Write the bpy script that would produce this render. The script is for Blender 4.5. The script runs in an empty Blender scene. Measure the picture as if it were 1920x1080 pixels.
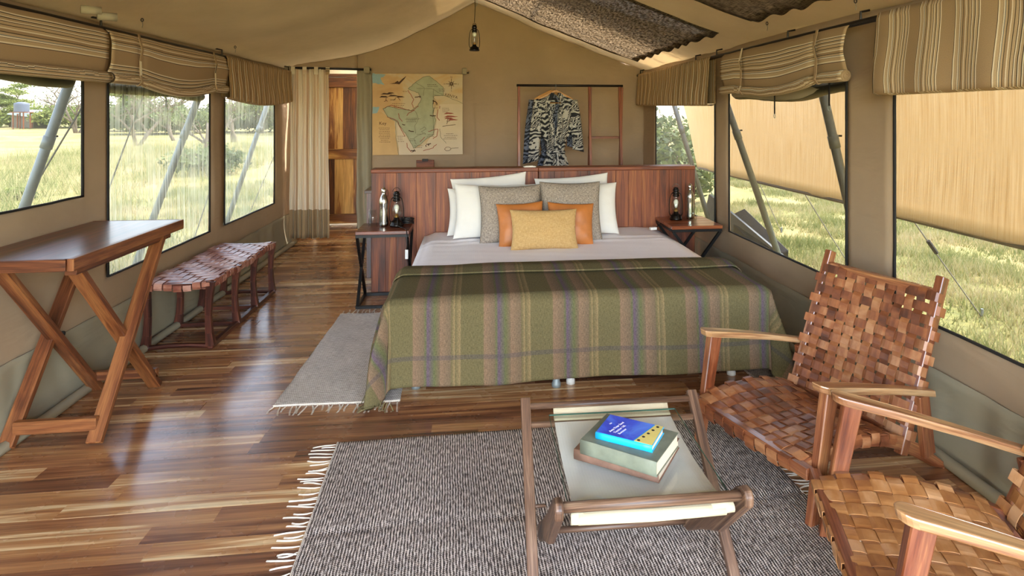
import bpy, bmesh, math, random
from mathutils import Vector, Matrix, noise
R = math.radians
random.seed(7)
sc = bpy.context.scene
col = sc.collection

# ---------------------------------------------------------------- colour + node helpers
def C(h, a=1.0):
    h = h.lstrip('#')
    o = []
    for i in (0, 2, 4):
        s = int(h[i:i+2], 16) / 255
        o.append(s / 12.92 if s <= .04045 else ((s + .055) / 1.055) ** 2.4)
    return (*o, a)

def nd(nt, typ, ins=None, **props):
    n = nt.nodes.new(typ)
    for k, v in props.items():
        setattr(n, k, v)
    for k, v in (ins or {}).items():
        s = n.inputs[k]
        if isinstance(v, bpy.types.NodeSocket):
            nt.links.new(v, s)
        else:
            s.default_value = v
    return n

def ramp(nt, fac, stops, interp='LINEAR'):
    n = nt.nodes.new('ShaderNodeValToRGB')
    cr = n.color_ramp
    cr.interpolation = interp
    while len(cr.elements) < len(stops):
        cr.elements.new(.5)
    while len(cr.elements) > len(stops):
        cr.elements.remove(cr.elements[-1])
    for e, (p, c) in zip(cr.elements, stops):
        e.position = p
        e.color = C(c) if isinstance(c, str) else (c, c, c, 1)
    nt.links.new(fac, n.inputs[0])
    return n.outputs[0]

def math_(nt, op, a, b=0.0, c=0.0):
    return nd(nt, 'ShaderNodeMath', {0: a, 1: b, 2: c}, operation=op).outputs[0]

def mix(nt, fac, a, b, bt='MIX'):
    n = nt.nodes.new('ShaderNodeMix')
    n.data_type = 'RGBA'
    n.blend_type = bt
    for i, v in ((0, fac), (6, a), (7, b)):
        if isinstance(v, bpy.types.NodeSocket):
            nt.links.new(v, n.inputs[i])
        else:
            n.inputs[i].default_value = C(v) if isinstance(v, str) else v
    return n.outputs[2]

def newmat(name):
    m = bpy.data.materials.new(name)
    m.use_nodes = True
    nt = m.node_tree
    return m, nt, nt.nodes['Principled BSDF'], nt.nodes['Material Output']

def uvc(nt, sx=1, sy=1, sz=1, rnd=False, src='UV'):
    tc = nd(nt, 'ShaderNodeTexCoord')
    v = tc.outputs[src]
    if rnd:
        oi = nd(nt, 'ShaderNodeObjectInfo')
        r = math_(nt, 'MULTIPLY', oi.outputs['Random'], 37.0)
        cb = nd(nt, 'ShaderNodeCombineXYZ', {0: r, 1: r, 2: r})
        v = nd(nt, 'ShaderNodeVectorMath', {0: v, 1: cb.outputs[0]}, operation='ADD').outputs[0]
    return nd(nt, 'ShaderNodeMapping', {'Vector': v, 'Scale': (sx, sy, sz)}).outputs[0]

def noise_(nt, vec, scale=5, detail=4, rough=.55, dist=0):
    return nd(nt, 'ShaderNodeTexNoise', {'Vector': vec, 'Scale': scale, 'Detail': detail, 'Roughness': rough, 'Distortion': dist}).outputs[0]

def bump(nt, b, h, strength=.3, dist=.002):
    n = nd(nt, 'ShaderNodeBump', {'Height': h, 'Strength': strength, 'Distance': dist})
    nt.links.new(n.outputs[0], b.inputs['Normal'])

def plain(name, colr, rough=.5, metal=0, var=.12, scale=40, bstr=.15):
    m, nt, b, o = newmat(name)
    n = noise_(nt, uvc(nt, src='Object'), scale)
    f = ramp(nt, n, [(.3, 1 - var), (.7, 1 + var)])
    c = mix(nt, 1.0, C(colr), f, 'MULTIPLY')
    nt.links.new(c, b.inputs['Base Color'])
    b.inputs['Roughness'].default_value = rough
    b.inputs['Metallic'].default_value = metal
    bump(nt, b, n, bstr, .001)
    return m

def wood(name, stops, sx=1.6, sy=22, rough=.35, var=.25, knots=True, coat=0):
    """u of the UV map runs along the grain, in metres"""
    m, nt, b, o = newmat(name)
    v = uvc(nt, sx, sy, 1, rnd=True)
    n1 = noise_(nt, v, 1.0, 5, .6, 1.2)
    v2 = uvc(nt, sx * 4, sy * 9, 1, rnd=True)
    n2 = noise_(nt, v2, 1.0, 3, .6, .3)
    f = math_(nt, 'MULTIPLY_ADD', n2, .22, math_(nt, 'SUBTRACT', n1, .11))
    oi = nd(nt, 'ShaderNodeObjectInfo')
    f = math_(nt, 'ADD', f, math_(nt, 'MULTIPLY_ADD', oi.outputs['Random'], var, -var / 2))
    c = ramp(nt, f, stops)
    fine = ramp(nt, n2, [(.35, .72), (.6, 1.05)])
    c = mix(nt, .8, c, fine, 'MULTIPLY')
    nt.links.new(c, b.inputs['Base Color'])
    b.inputs['Roughness'].default_value = rough
    if coat:
        b.inputs['Coat Weight'].default_value = coat
        b.inputs['Coat Roughness'].default_value = .12
    bump(nt, b, n2, .12, .001)
    return m

def fabric(name, colr, rough=.9, weave=900, var=.1, wr=.25, trans=0.0, wscale=5, src='UV'):
    m, nt, b, o = newmat(name)
    v = uvc(nt, src=src)
    w = nd(nt, 'ShaderNodeTexWave', {'Vector': v, 'Scale': weave / 20, 'Distortion': 1.5, 'Detail': 2}, wave_type='BANDS', bands_direction='X').outputs[1]
    w2 = nd(nt, 'ShaderNodeTexWave', {'Vector': v, 'Scale': weave / 20, 'Distortion': 1.5, 'Detail': 2}, wave_type='BANDS', bands_direction='Y').outputs[1]
    n = noise_(nt, v, wscale, 5)
    f = ramp(nt, n, [(.3, 1 - var), (.7, 1 + var)])
    c = mix(nt, 1.0, C(colr), f, 'MULTIPLY')
    nt.links.new(c, b.inputs['Base Color'])
    b.inputs['Roughness'].default_value = rough
    b.inputs['Specular IOR Level'].default_value = .12
    h = math_(nt, 'MULTIPLY_ADD', math_(nt, 'ADD', w, w2), .1, math_(nt, 'MULTIPLY', n, wr * 4))
    bump(nt, b, h, .4, .004)
    if trans:
        translucent(nt, b, o, c, trans)
    return m

def translucent(nt, b, o, c, amt):
    t = nd(nt, 'ShaderNodeBsdfTranslucent', {'Color': c})
    ms = nd(nt, 'ShaderNodeMixShader', {0: amt, 1: b.outputs[0], 2: t.outputs[0]})
    nt.links.new(ms.outputs[0], o.inputs[0])

# ---------------------------------------------------------------- CAMERA, SKY, SUN, EXPOSURE
cam = bpy.data.cameras.new('camera')
camo = bpy.data.objects.new('camera', cam)
col.objects.link(camo)
sc.camera = camo
camo.location = (0, 0, 1.55)
camo.rotation_euler = (R(90), 0, -math.atan(145 / 1150))
cam.sensor_width = 36
cam.lens = 36 * 1150 / 1920
cam.shift_x = -75 / 1920
cam.shift_y = -325 / 1920
cam.clip_end = 600

wd = bpy.data.worlds.new('sky')
sc.world = wd
wd.use_nodes = True
wn = wd.node_tree
SUN_ROT, SUN_EL = R(200), R(58)
sky = nd(wn, 'ShaderNodeTexSky', sky_type='NISHITA', sun_disc=False, sun_elevation=SUN_EL, sun_rotation=R(60), air_density=1.2, dust_density=2.0, ozone_density=1.0)
tcw = nd(wn, 'ShaderNodeTexCoord')
mpw = nd(wn, 'ShaderNodeMapping', {'Vector': tcw.outputs['Generated'], 'Scale': (1, 1, 3.2)})
cl = nd(wn, 'ShaderNodeTexNoise', {'Vector': mpw.outputs[0], 'Scale': 3.0, 'Detail': 6, 'Roughness': .6})
cf = ramp(wn, cl.outputs[0], [(.42, 0.0), (.62, .85)])
skc = mix(wn, cf, sky.outputs[0], (3.9, 3.5, 3.15, 1))
bg = wn.nodes['Background']
wn.links.new(skc, bg.inputs[0])
bg.inputs[1].default_value = 1.5

sun = bpy.data.lights.new('sun', 'SUN')
sun.energy = 5.8
sun.angle = R(1.0)
sun.color = (1, .95, .86)
suno = bpy.data.objects.new('sun', sun)
col.objects.link(suno)
suno.rotation_euler = Vector((-.62, -.08, -.95)).to_track_quat('-Z', 'Y').to_euler()
suno.location = (8, 2, 14)

def portal(name, loc, rot, sx, sy):
    l = bpy.data.lights.new(name, 'AREA')
    l.shape = 'RECTANGLE'
    l.size, l.size_y = sx, sy
    l.cycles.is_portal = True
    o = bpy.data.objects.new(name, l)
    col.objects.link(o)
    o.location, o.rotation_euler = loc, rot
portal('front_opening_portal', (0, -1.45, 1.4), (R(90), 0, 0), 4.6, 2.8)
portal('left_windows_portal', (-2.5, 4.6, 1.1), (0, R(-90), 0), 1.5, 6)
portal('right_windows_portal', (2.5, 4.6, 1.1), (0, R(90), 0), 1.5, 6)

sc.view_settings.view_transform = 'Standard'
sc.view_settings.look = 'None'
sc.view_settings.gamma = 1
sc.view_settings.use_curve_mapping = False
sc.view_settings.exposure = 1.75
sc.cycles.max_bounces = 10
sc.cycles.diffuse_bounces = 5
sc.cycles.transparent_max_bounces = 16
sc.cycles.caustics_reflective = False
sc.cycles.caustics_refractive = False
sc.cycles.sample_clamp_indirect = 6
sc.cycles.blur_glossy = .5

# ---------------------------------------------------------------- geometry helpers
def tag(o, label=None, cat=None, group=None, kind=None):
    if label: o['label'] = label
    if cat: o['category'] = cat
    if group: o['group'] = group
    if kind: o['kind'] = kind
    return o

def thing(name, loc, rz=0, label=None, cat=None, group=None, kind=None, parent=None):
    o = bpy.data.objects.new(name, None)
    o.empty_display_size = .1
    col.objects.link(o)
    o.location = loc
    o.rotation_euler = (0, 0, rz)
    if parent: o.parent = parent
    return tag(o, label, cat, group, kind)

def wm(o):
    m = Matrix.LocRotScale(o.location, o.rotation_euler, o.scale)
    return wm(o.parent) @ m if o.parent else m

class MB:
    def __init__(s):
        s.v, s.f, s.uv = [], [], []
    def add(s, vs, fs, uvs=None):
        b = len(s.v)
        s.v += [Vector(p) for p in vs]
        for i, f in enumerate(fs):
            s.f.append([b + k for k in f])
            s.uv.append(uvs[i] if uvs else None)
        return s
    def obox(s, c, ax, ay, az):
        """centre and three half vectors"""
        c, ax, ay, az = Vector(c), Vector(ax), Vector(ay), Vector(az)
        vs = [c + i * ax + j * ay + k * az for k in (-1, 1) for j in (-1, 1) for i in (-1, 1)]
        fs = [(0, 2, 3, 1), (4, 5, 7, 6), (0, 1, 5, 4), (2, 6, 7, 3), (0, 4, 6, 2), (1, 3, 7, 5)]
        d = sorted([(ax.length, ax.normalized()), (ay.length, ay.normalized()), (az.length, az.normalized())], key=lambda t: -t[0])
        L = d[0][1]
        off = random.random() * 3
        uvs = []
        for f in fs:
            n = (vs[f[1]] - vs[f[0]]).cross(vs[f[2]] - vs[f[0]]).normalized()
            if abs(n.dot(L)) > .9:
                U, V = d[1][1] * .3, d[2][1]
            else:
                U = L
                V = L.cross(n)
            uvs.append([((vs[i] - c).dot(U) + off, (vs[i] - c).dot(V) + off) for i in f])
        return s.add(vs, fs, uvs)
    def box(s, x0, y0, z0, x1, y1, z1):
        return s.obox(((x0+x1)/2, (y0+y1)/2, (z0+z1)/2), ((x1-x0)/2, 0, 0), (0, (y1-y0)/2, 0), (0, 0, (z1-z0)/2))
    def bar(s, p, q, w, h, up=(0, 0, 1), t1=1.0, t2=1.0):
        """straight bar, w across, h along up; t1,t2 scale the section at each end"""
        p, q = Vector(p), Vector(q)
        d = (q - p).normalized()
        side = d.cross(Vector(up)).normalized() * (w / 2)
        u = side.cross(d).normalized() * (h / 2)
        vs = []
        for P, t in ((p, t1), (q, t2)):
            vs += [P - side*t - u*t, P + side*t - u*t, P + side*t + u*t, P - side*t + u*t]
        L = (q - p).length
        off = random.random() * 3
        fs = [(3, 2, 1, 0), (4, 5, 6, 7)]
        uvs = [[(off, off + i * .02) for i in range(4)]] * 2
        for i in range(4):
            j = (i + 1) % 4
            fs.append((i, j, 4 + j, 4 + i))
            uvs.append([(off, off + i*w), (off, off + i*w + w), (off + L, off + i*w + w), (off + L, off + i*w)])
        return s.add(vs, fs, uvs)
    def tube(s, path, r, n=8, closed=False, flat=1.0):
        path = [Vector(p) for p in path]
        rs = r if isinstance(r, (list, tuple)) else [r] * len(path)
        vs, N = [], len(path)
        prev = None
        for i, p in enumerate(path):
            a = path[(i - 1) % N] if (closed or i > 0) else p
            b = path[(i + 1) % N] if (closed or i < N - 1) else p
            t = (b - a).normalized()
            if prev is None:
                ref = Vector((0, 0, 1)) if abs(t.z) < .9 else Vector((1, 0, 0))
                e = t.cross(ref).normalized()
            else:
                e = (prev - t * prev.dot(t)).normalized()
            prev = e
            g = t.cross(e)
            for k in range(n):
                an = 2 * math.pi * k / n
                vs.append(p + (e * math.cos(an) + g * math.sin(an) * flat) * rs[i])
        fs, uvs = [], []
        L = 0
        for i in range(N if closed else N - 1):
            j = (i + 1) % N
            l2 = L + (path[j] - path[i]).length
            for k in range(n):
                m = (k + 1) % n
                fs.append((i*n + k, i*n + m, j*n + m, j*n + k))
                w = 2 * math.pi * rs[i] / n
                uvs.append([(L, k*w), (L, k*w + w), (l2, k*w + w), (l2, k*w)])
            L = l2
        if not closed:
            fs += [tuple(range(n))[::-1], tuple((N-1)*n + k for k in range(n))]
            uvs += [[(0, 0)] * n] * 2
        return s.add(vs, fs, uvs)
    def lathe(s, prof, n=20, c=(0, 0, 0)):
        c = Vector(c)
        vs, fs, uvs = [], [], []
        for r, z in prof:
            for k in range(n):
                a = 2 * math.pi * k / n
                vs.append(c + Vector((r * math.cos(a), r * math.sin(a), z)))
        for i in range(len(prof) - 1):
            for k in range(n):
                m = (k + 1) % n
                fs.append((i*n + k, i*n + m, (i+1)*n + m, (i+1)*n + k))
                uvs.append([(prof[i][1], k*.02), (prof[i][1], k*.02 + .02), (prof[i+1][1], k*.02 + .02), (prof[i+1][1], k*.02)])
        return s.add(vs, fs, uvs)
    def grid(s, fn, nu, nv, uvf=None, skip=None):
        """fn(u, v) with u, v in 0..1; uvf gives the texture point"""
        us = nu if isinstance(nu, list) else [i / nu for i in range(nu + 1)]
        vv = nv if isinstance(nv, list) else [i / nv for i in range(nv + 1)]
        vs = [fn(u, v) for v in vv for u in us]
        fs, uvs = [], []
        W = len(us)
        for j in range(len(vv) - 1):
            for i in range(W - 1):
                if skip and skip((us[i] + us[i+1]) / 2, (vv[j] + vv[j+1]) / 2):
                    continue
                fs.append((j*W + i, j*W + i + 1, (j+1)*W + i + 1, (j+1)*W + i))
                g = uvf or (lambda a, b: (a, b))
                uvs.append([g(us[i], vv[j]), g(us[i+1], vv[j]), g(us[i+1], vv[j+1]), g(us[i], vv[j+1])])
        return s.add(vs, fs, uvs)
    def prism(s, pts, ext):
        """closed outline (3-D points) pushed along ext"""
        e = Vector(ext)
        pts = [Vector(p) for p in pts]
        n = len(pts)
        vs = pts + [p + e for p in pts]
        fs = [tuple(range(n))[::-1], tuple(range(n, 2*n))]
        c = sum(pts, Vector()) / n
        mx = max(((p - c) for p in pts), key=lambda v: v.length)
        L = max(((pts[i] - pts[i-1]) for i in range(n)), key=lambda v: v.length).normalized()
        N = e.normalized()
        V = N.cross(L)
        off = random.random() * 3
        flat = [((p - c).dot(L) + off, (p - c).dot(V) + off) for p in pts]
        uvs = [flat[::-1], flat]
        el = e.length
        acc = 0
        for i in range(n):
            j = (i + 1) % n
            fs.append((i, j, n + j, n + i))
            d = (pts[j] - pts[i]).length
            uvs.append([(acc + off, off), (acc + d + off, off), (acc + d + off, off + el), (acc + off, off + el)])
            acc += d
        return s.add(vs, fs, uvs)
    def build(s, name, mat, parent=None, world=False, smooth=False, bevel=0, seg=1, solid=0, loc=None, kind=None, label=None, subsurf=0):
        vs = s.v
        if world and parent:
            inv = wm(parent).inverted()
            vs = [inv @ p for p in vs]
        me = bpy.data.meshes.new(name)
        me.from_pydata([tuple(p) for p in vs], [], s.f)
        ul = me.uv_layers.new(name='UVMap')
        k = 0
        for fi, f in enumerate(s.f):
            u = s.uv[fi]
            for t in range(len(f)):
                ul.data[k].uv = u[t] if u else (vs[f[t]][0], vs[f[t]][1])
                k += 1
        if smooth:
            me.polygons.foreach_set('use_smooth', [True] * len(me.polygons))
        me.materials.append(mat)
        me.update()
        o = bpy.data.objects.new(name, me)
        col.objects.link(o)
        if parent: o.parent = parent
        if loc: o.location = loc
        if bevel:
            m = o.modifiers.new('bevel', 'BEVEL')
            m.width, m.segments, m.limit_method, m.angle_limit = bevel, seg, 'ANGLE', R(35)
        if solid:
            m = o.modifiers.new('solid', 'SOLIDIFY')
            m.thickness = abs(solid)
            m.offset = 0 if solid > 0 else -1
        if subsurf:
            m = o.modifiers.new('sub', 'SUBSURF')
            m.levels = m.render_levels = subsurf
        if kind: o['kind'] = kind
        if label: o['label'] = label
        return o

def nz(x, y=0, z=0):
    return noise.noise(Vector((x, y, z)))
def sm(t):
    t = max(0, min(1, t))
    return t * t * (3 - 2 * t)
def copy_tree(o, parent=None):
    c = o.copy()
    col.objects.link(c)
    c.parent = parent
    for ch in o.children:
        copy_tree(ch, c)
    return c
def text(body, size, mat, name, parent, loc, rot, ext=.0004, align='LEFT'):
    cu = bpy.data.curves.new(name, 'FONT')
    cu.body, cu.size, cu.extrude, cu.align_x = body, size, ext, align
    cu.resolution_u = 2
    cu.materials.append(mat)
    o = bpy.data.objects.new(name, cu)
    col.objects.link(o)
    me = bpy.data.meshes.new_from_object(o)
    bpy.data.objects.remove(o)
    o = bpy.data.objects.new(name, me)
    col.objects.link(o)
    o.parent = parent
    o.location, o.rotation_euler = loc, rot
    o['kind'] = 'stuff'
    return o

# ---------------------------------------------------------------- materials
m_plank = None
def plank_mat():
    m, nt, b, o = newmat('teak_floor')
    v = uvc(nt, .8, 14, 1, rnd=True)
    n1 = noise_(nt, v, 1.0, 3, .55, .9)
    v2 = uvc(nt, 2.5, 90, 1, rnd=True)
    n2 = noise_(nt, v2, 1.0, 5, .65, .5)
    oi = nd(nt, 'ShaderNodeObjectInfo')
    f = math_(nt, 'ADD', n1, math_(nt, 'MULTIPLY_ADD', oi.outputs['Random'], .34, -.17))
    f = math_(nt, 'ADD', f, math_(nt, 'MULTIPLY_ADD', n2, .16, -.08))
    c = ramp(nt, f, [(.18, '#4a2e22'), (.36, '#7a4f36'), (.5, '#9c6c48'), (.6, '#ad7c50'), (.66, '#bf9365'), (.72, '#dfc092'), (.85, '#e8cfa2')])
    fine = ramp(nt, n2, [(.3, .6), (.62, 1.08)])
    c = mix(nt, .75, c, fine, 'MULTIPLY')
    nt.links.new(c, b.inputs['Base Color'])
    rr = ramp(nt, noise_(nt, uvc(nt, src='Object'), 3), [(.3, .2), (.7, .36)])
    nt.links.new(rr, b.inputs['Roughness'])
    b.inputs['Coat Weight'].default_value = .35
    b.inputs['Coat Roughness'].default_value = .14
    bump(nt, b, n2, .08, .001)
    return m
m_plank = plank_mat()
RED = [(.25, '#3a1a10'), (.42, '#6a341c'), (.55, '#8c4c2a'), (.68, '#a05e34'), (.8, '#b67e4a')]
m_headboard = wood('rosewood_planks', [(.22, '#2e140d'), (.38, '#5a2a15'), (.54, '#7b3c1e'), (.68, '#915025'), (.84, '#a97640')], 1.1, 18, .52, .2)
m_desk = wood('orange_brown_wood', [(.25, '#3e2115'), (.42, '#683a21'), (.56, '#82502e'), (.7, '#96643a'), (.85, '#b08250')], 1.6, 26, .38, .12)
m_desktop = wood('dark_desk_top', [(.25, '#2e1510'), (.45, '#502516'), (.6, '#6d351e'), (.8, '#8a4c2a')], 1.2, 16, .32, .05, coat=.15)
m_bench = wood('dark_bench_wood', [(.25, '#23110d'), (.45, '#41211a'), (.6, '#5a3024'), (.8, '#80492f')], 1.6, 24, .3, .1, coat=.2)
m_chair = wood('chair_wood', [(.25, '#3a1b12'), (.4, '#6d381f'), (.54, '#855034'), (.68, '#9d6a42'), (.8, '#bd9060')], 1.5, 20, .3, .12, coat=.3)
m_arm = wood('pale_armrest_wood', [(.25, '#6d4024'), (.42, '#936644'), (.56, '#b08a60'), (.8, '#ccae84')], 1.2, 14, .28, .08, coat=.4)
m_table = wood('weathered_table_wood', [(.25, '#281b15'), (.42, '#4c3629'), (.56, '#694e3c'), (.7, '#8a705a'), (.85, '#b3a08c')], 1.6, 40, .45, .1)
m_night = wood('nightstand_top_wood', [(.25, '#4a2216'), (.45, '#75391f'), (.6, '#96512a'), (.8, '#b3723f')], 1.4, 18, .3, .1, coat=.3)
m_door = wood('sapwood_door', [(.2, '#4e2c15'), (.36, '#7a4a22'), (.46, '#9c6830'), (.52, '#c79a55'), (.7, '#dcb26a'), (.85, '#e4c282')], .9, 10, .35, .5)
m_rack = wood('red_rack_wood', RED, 1.5, 20, .35, .1)

def canvas_mat(name, colr, trans, var=.1):
    m, nt, b, o = newmat(name)
    v = uvc(nt, src='Object')
    n = noise_(nt, v, 1.3, 6, .6)
    n2 = noise_(nt, v, 260, 2)
    big = nd(nt, 'ShaderNodeTexNoise', {'Vector': nd(nt, 'ShaderNodeMapping', {'Vector': v, 'Scale': (1.2, 1.0, 3.5)}).outputs[0], 'Scale': 1.6, 'Detail': 3, 'Distortion': 1.0}).outputs[0]
    f = ramp(nt, n, [(.3, 1 - var), (.7, 1 + var)])
    c = mix(nt, 1.0, C(colr), f, 'MULTIPLY')
    nt.links.new(c, b.inputs['Base Color'])
    b.inputs['Roughness'].default_value = .85
    h = math_(nt, 'MULTIPLY_ADD', n2, .02, math_(nt, 'MULTIPLY_ADD', big, 1.0, math_(nt, 'MULTIPLY', n, .5)))
    bump(nt, b, h, .5, .03)
    if trans:
        translucent(nt, b, o, c, trans)
    return m
m_canvas = canvas_mat('tan_canvas', '#a58f74', .10)
m_ceil = canvas_mat('ceiling_canvas', '#b7a78a', .45)
m_skirt = canvas_mat('grey_skirt_canvas', '#948a72', .04)
m_fly = canvas_mat('fly_canvas', '#c6c3bc', .5)
m_white_canvas = canvas_mat('white_canvas', '#ded6c6', .32)
m_black = plain('black_binding', '#15120f', .8, 0, .2)
m_steel = plain('black_steel', '#1c1b1b', .4, .6, .2, 30)
m_rod = plain('dark_rod', '#26201c', .45, .5)
m_galv = plain('galvanised_pole', '#7d8688', .5, .3, .12, 18)
m_white_plastic = plain('white_plastic', '#e8e6e0', .35)
m_black_plastic = plain('black_plastic', '#121212', .35)
m_lantern = plain('black_lantern_paint', '#17120f', .25, .5)
m_rope = plain('grey_rope', '#6d6a60', .8)

def stripe_mat(name, axis, period, stops, wob=.0, trans=.12):
    m, nt, b, o = newmat(name)
    v = uvc(nt)
    sep = nd(nt, 'ShaderNodeSeparateXYZ', {0: v})
    s = sep.outputs[axis]
    if wob:
        n = noise_(nt, nd(nt, 'ShaderNodeMapping', {'Vector': v, 'Scale': (2, 2, 2)}).outputs[0], 4, 2)
        s = math_(nt, 'ADD', s, math_(nt, 'MULTIPLY_ADD', n, wob, -wob / 2))
    f = math_(nt, 'FRACT', math_(nt, 'DIVIDE', s, period))
    c = ramp(nt, f, stops, 'CONSTANT')
    n2 = noise_(nt, v, 300, 2)
    c = mix(nt, 1.0, c, ramp(nt, n2, [(.3, .88), (.7, 1.08)]), 'MULTIPLY')
    nt.links.new(c, b.inputs['Base Color'])
    b.inputs['Roughness'].default_value = .9
    n3 = noise_(nt, v, 9, 4)
    bump(nt, b, math_(nt, 'MULTIPLY_ADD', n2, .05, n3), .35, .01)
    if trans:
        translucent(nt, b, o, c, trans)
    return m
TANS = [(0, '#9f8564'), (.27, '#ddd0b4'), (.30, '#3c2f20'), (.318, '#b89f7c'), (.37, '#ddd0b4'), (.39, '#3c2f20'), (.408, '#ab9270'), (.45, '#ddd0b4'),
        (.475, '#4c3c2a'), (.49, '#b89f7c'), (.55, '#3c2f20'), (.565, '#b89f7c'), (.61, '#ddd0b4'), (.635, '#9f8564'), (.69, '#3c2f20'), (.705, '#b89f7c'), (.75, '#6f7678'), (.765, '#ddd0b4'), (.79, '#3c2f20'),
        (.80, '#b89f7c'), (.87, '#ddd0b4'), (.90, '#4c3c2a'), (.915, '#9f8564')]
m_strH = stripe_mat('stripes_along_blind', 1, .27, TANS, 0, .08)
m_strV = stripe_mat('stripes_down_blind', 0, .21, TANS, .010, .07)
m_strVf = stripe_mat('fine_stripes_down_blind', 0, .15, [(0, '#a98a60'), (.18, '#cfbf9e'), (.26, '#7d6544'), (.34, '#b8996c'), (.5, '#5c4a32'), (.56, '#cfbf9e'), (.66, '#a08058'), (.84, '#d2c4a6'), (.9, '#7d6544')], .02, .07)

# ---------------------------------------------------------------- SETTING: floor
XL, XR, YF, YB, YE = -2.22, 2.14, -1.3, 7.62, 8.95   # left/right wall, front opening, partition, end wall
fl = MB().box(-2.5, -1.6, -.12, 2.5, 9.3, -.022).build('floor', m_plank, kind='structure')
meshes = {}
def plank_mesh(L, pw):
    k = (round(L, 2), pw)
    if k not in meshes:
        mb = MB().box(0, 0, -.02, L, pw - .0012, 0)
        o = mb.build('plank', m_plank)
        meshes[k] = o.data
        bpy.data.objects.remove(o)
    return meshes[k]
y = 1.62
row = 0
lens = [.62, .8, 1.05, 1.3, 1.55, 1.8]
while y < YE:
    pw = .095
    x = -2.38 - random.random() * .9
    while x < 2.3:
        L = random.choice(lens)
        x0, x1 = max(x, -2.38), min(x + L, 2.3)
        if x1 - x0 > .06:
            if x0 == x and x1 == x + L:
                me = plank_mesh(L, pw)
            else:
                me = plank_mesh(x1 - x0, pw)
            o = bpy.data.objects.new('plank', me)
            col.objects.link(o)
            o.parent = fl
            o.location = (x0, y, random.uniform(-.0006, 0))
            sc_ = (x1 - x0 - .0012) / (round(x1 - x0, 2))
        x += L
    y += pw
    row += 1
# near deck strip under and behind the camera, joined
mb = MB()
y = -1.58
while y < 1.6:
    mb.box(-2.4, y, -.02, 2.4, y + .094, 0)
    y += .095
mb.build('deck_boards', m_plank, fl, kind='stuff')

# ---------------------------------------------------------------- walls with window openings
WL = [(2.2, 3.80, 1.085, 1.80), (4.045, 5.49, .565, 1.80), (5.80, 7.17, .565, 1.80), (7.80, 8.30, 1.3, 1.80)]
WR = [(1.2, 2.90, .565, 1.80), (3.31, 4.96, .565, 1.80), (5.27, 7.07, .565, 1.80)]
ZE = 2.12
def wall(name, X, wins, out):
    ys = set([YF, YE] + [YF + i * (YE - YF) / 110 for i in range(111)])
    zs = set([0, ZE, .34] + [i * ZE / 24 for i in range(25)])
    for a, b, c, d in wins:
        ys |= {a, b}
        zs |= {c, d}
    def clean(st, keep):
        st = sorted(st)
        o = [st[0]]
        for s in st[1:]:
            if s - o[-1] < .02:
                if s in keep: o[-1] = s
                continue
            o.append(s)
        return o
    ky = {q for w in wins for q in w[:2]}
    kz = {q for w in wins for q in w[2:]} | {.34, ZE}
    ys, zs = clean(ys, ky), clean(zs, kz)
    us = [(q - YF) / (YE - YF) for q in ys]
    vs = [q / ZE for q in zs]
    def fn(u, v):
        yy, zz = YF + u * (YE - YF), v * ZE
        w = .018 * nz(yy * 1.7, zz * 2.2, X) + .006 * nz(yy * 7, zz * 4, 3 + X)
        low = sm((.5 - zz) / .5) * (.035 * nz(yy * 3.1, zz * 1.2, 9) + .02 * nz(yy * 9, zz * 2, 4))
        nearwin = min([max(a - yy, yy - b, c - zz, zz - d) for a, b, c, d in wins])
        k = sm(nearwin / .15)
        return (X + out * ((w + low) * k + .02 * sm(1 - zz)), yy, zz)
    def skip(u, v):
        yy, zz = YF + u * (YE - YF), v * ZE
        return any(a < yy < b and c < zz < d for a, b, c, d in wins)
    return MB().grid(fn, us, vs, lambda u, v: (u * (YE - YF), v * ZE), skip).build(name, m_canvas, smooth=True, kind='structure', solid=.006)
wl = wall('wall_left', XL, WL, -1)
wr = wall('wall_right', XR, WR, 1)

def net_mat(name, tr, colr, streak):
    m, nt, b, o = newmat(name)
    v = uvc(nt, 60, 1.2, 1)
    n = noise_(nt, v, 1.0, 3, .6)
    v2 = uvc(nt, 2, 2, 1)
    n2 = noise_(nt, v2, 1.5, 3)
    f = math_(nt, 'MULTIPLY', ramp(nt, n, [(.35, 0.0), (.7, streak)]), ramp(nt, n2, [(.35, .35), (.6, 1.0)]))
    t = nd(nt, 'ShaderNodeBsdfTransparent', {'Color': (tr, tr, tr, 1)})
    d = nd(nt, 'ShaderNodeBsdfDiffuse', {'Color': C(colr)})
    tl = nd(nt, 'ShaderNodeBsdfTranslucent', {'Color': C(colr)})
    md = nd(nt, 'ShaderNodeMixShader', {0: .6, 1: d.outputs[0], 2: tl.outputs[0]})
    ff = math_(nt, 'ADD', f, .07)
    ms = nd(nt, 'ShaderNodeMixShader', {0: ff, 1: t.outputs[0], 2: md.outputs[0]})
    nt.links.new(ms.outputs[0], o.inputs[0])
    return m
m_net = net_mat('insect_net', .205, '#9a988c', .5)
m_net0 = net_mat('clear_insect_net', .215, '#8f8d82', .03)

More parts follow.
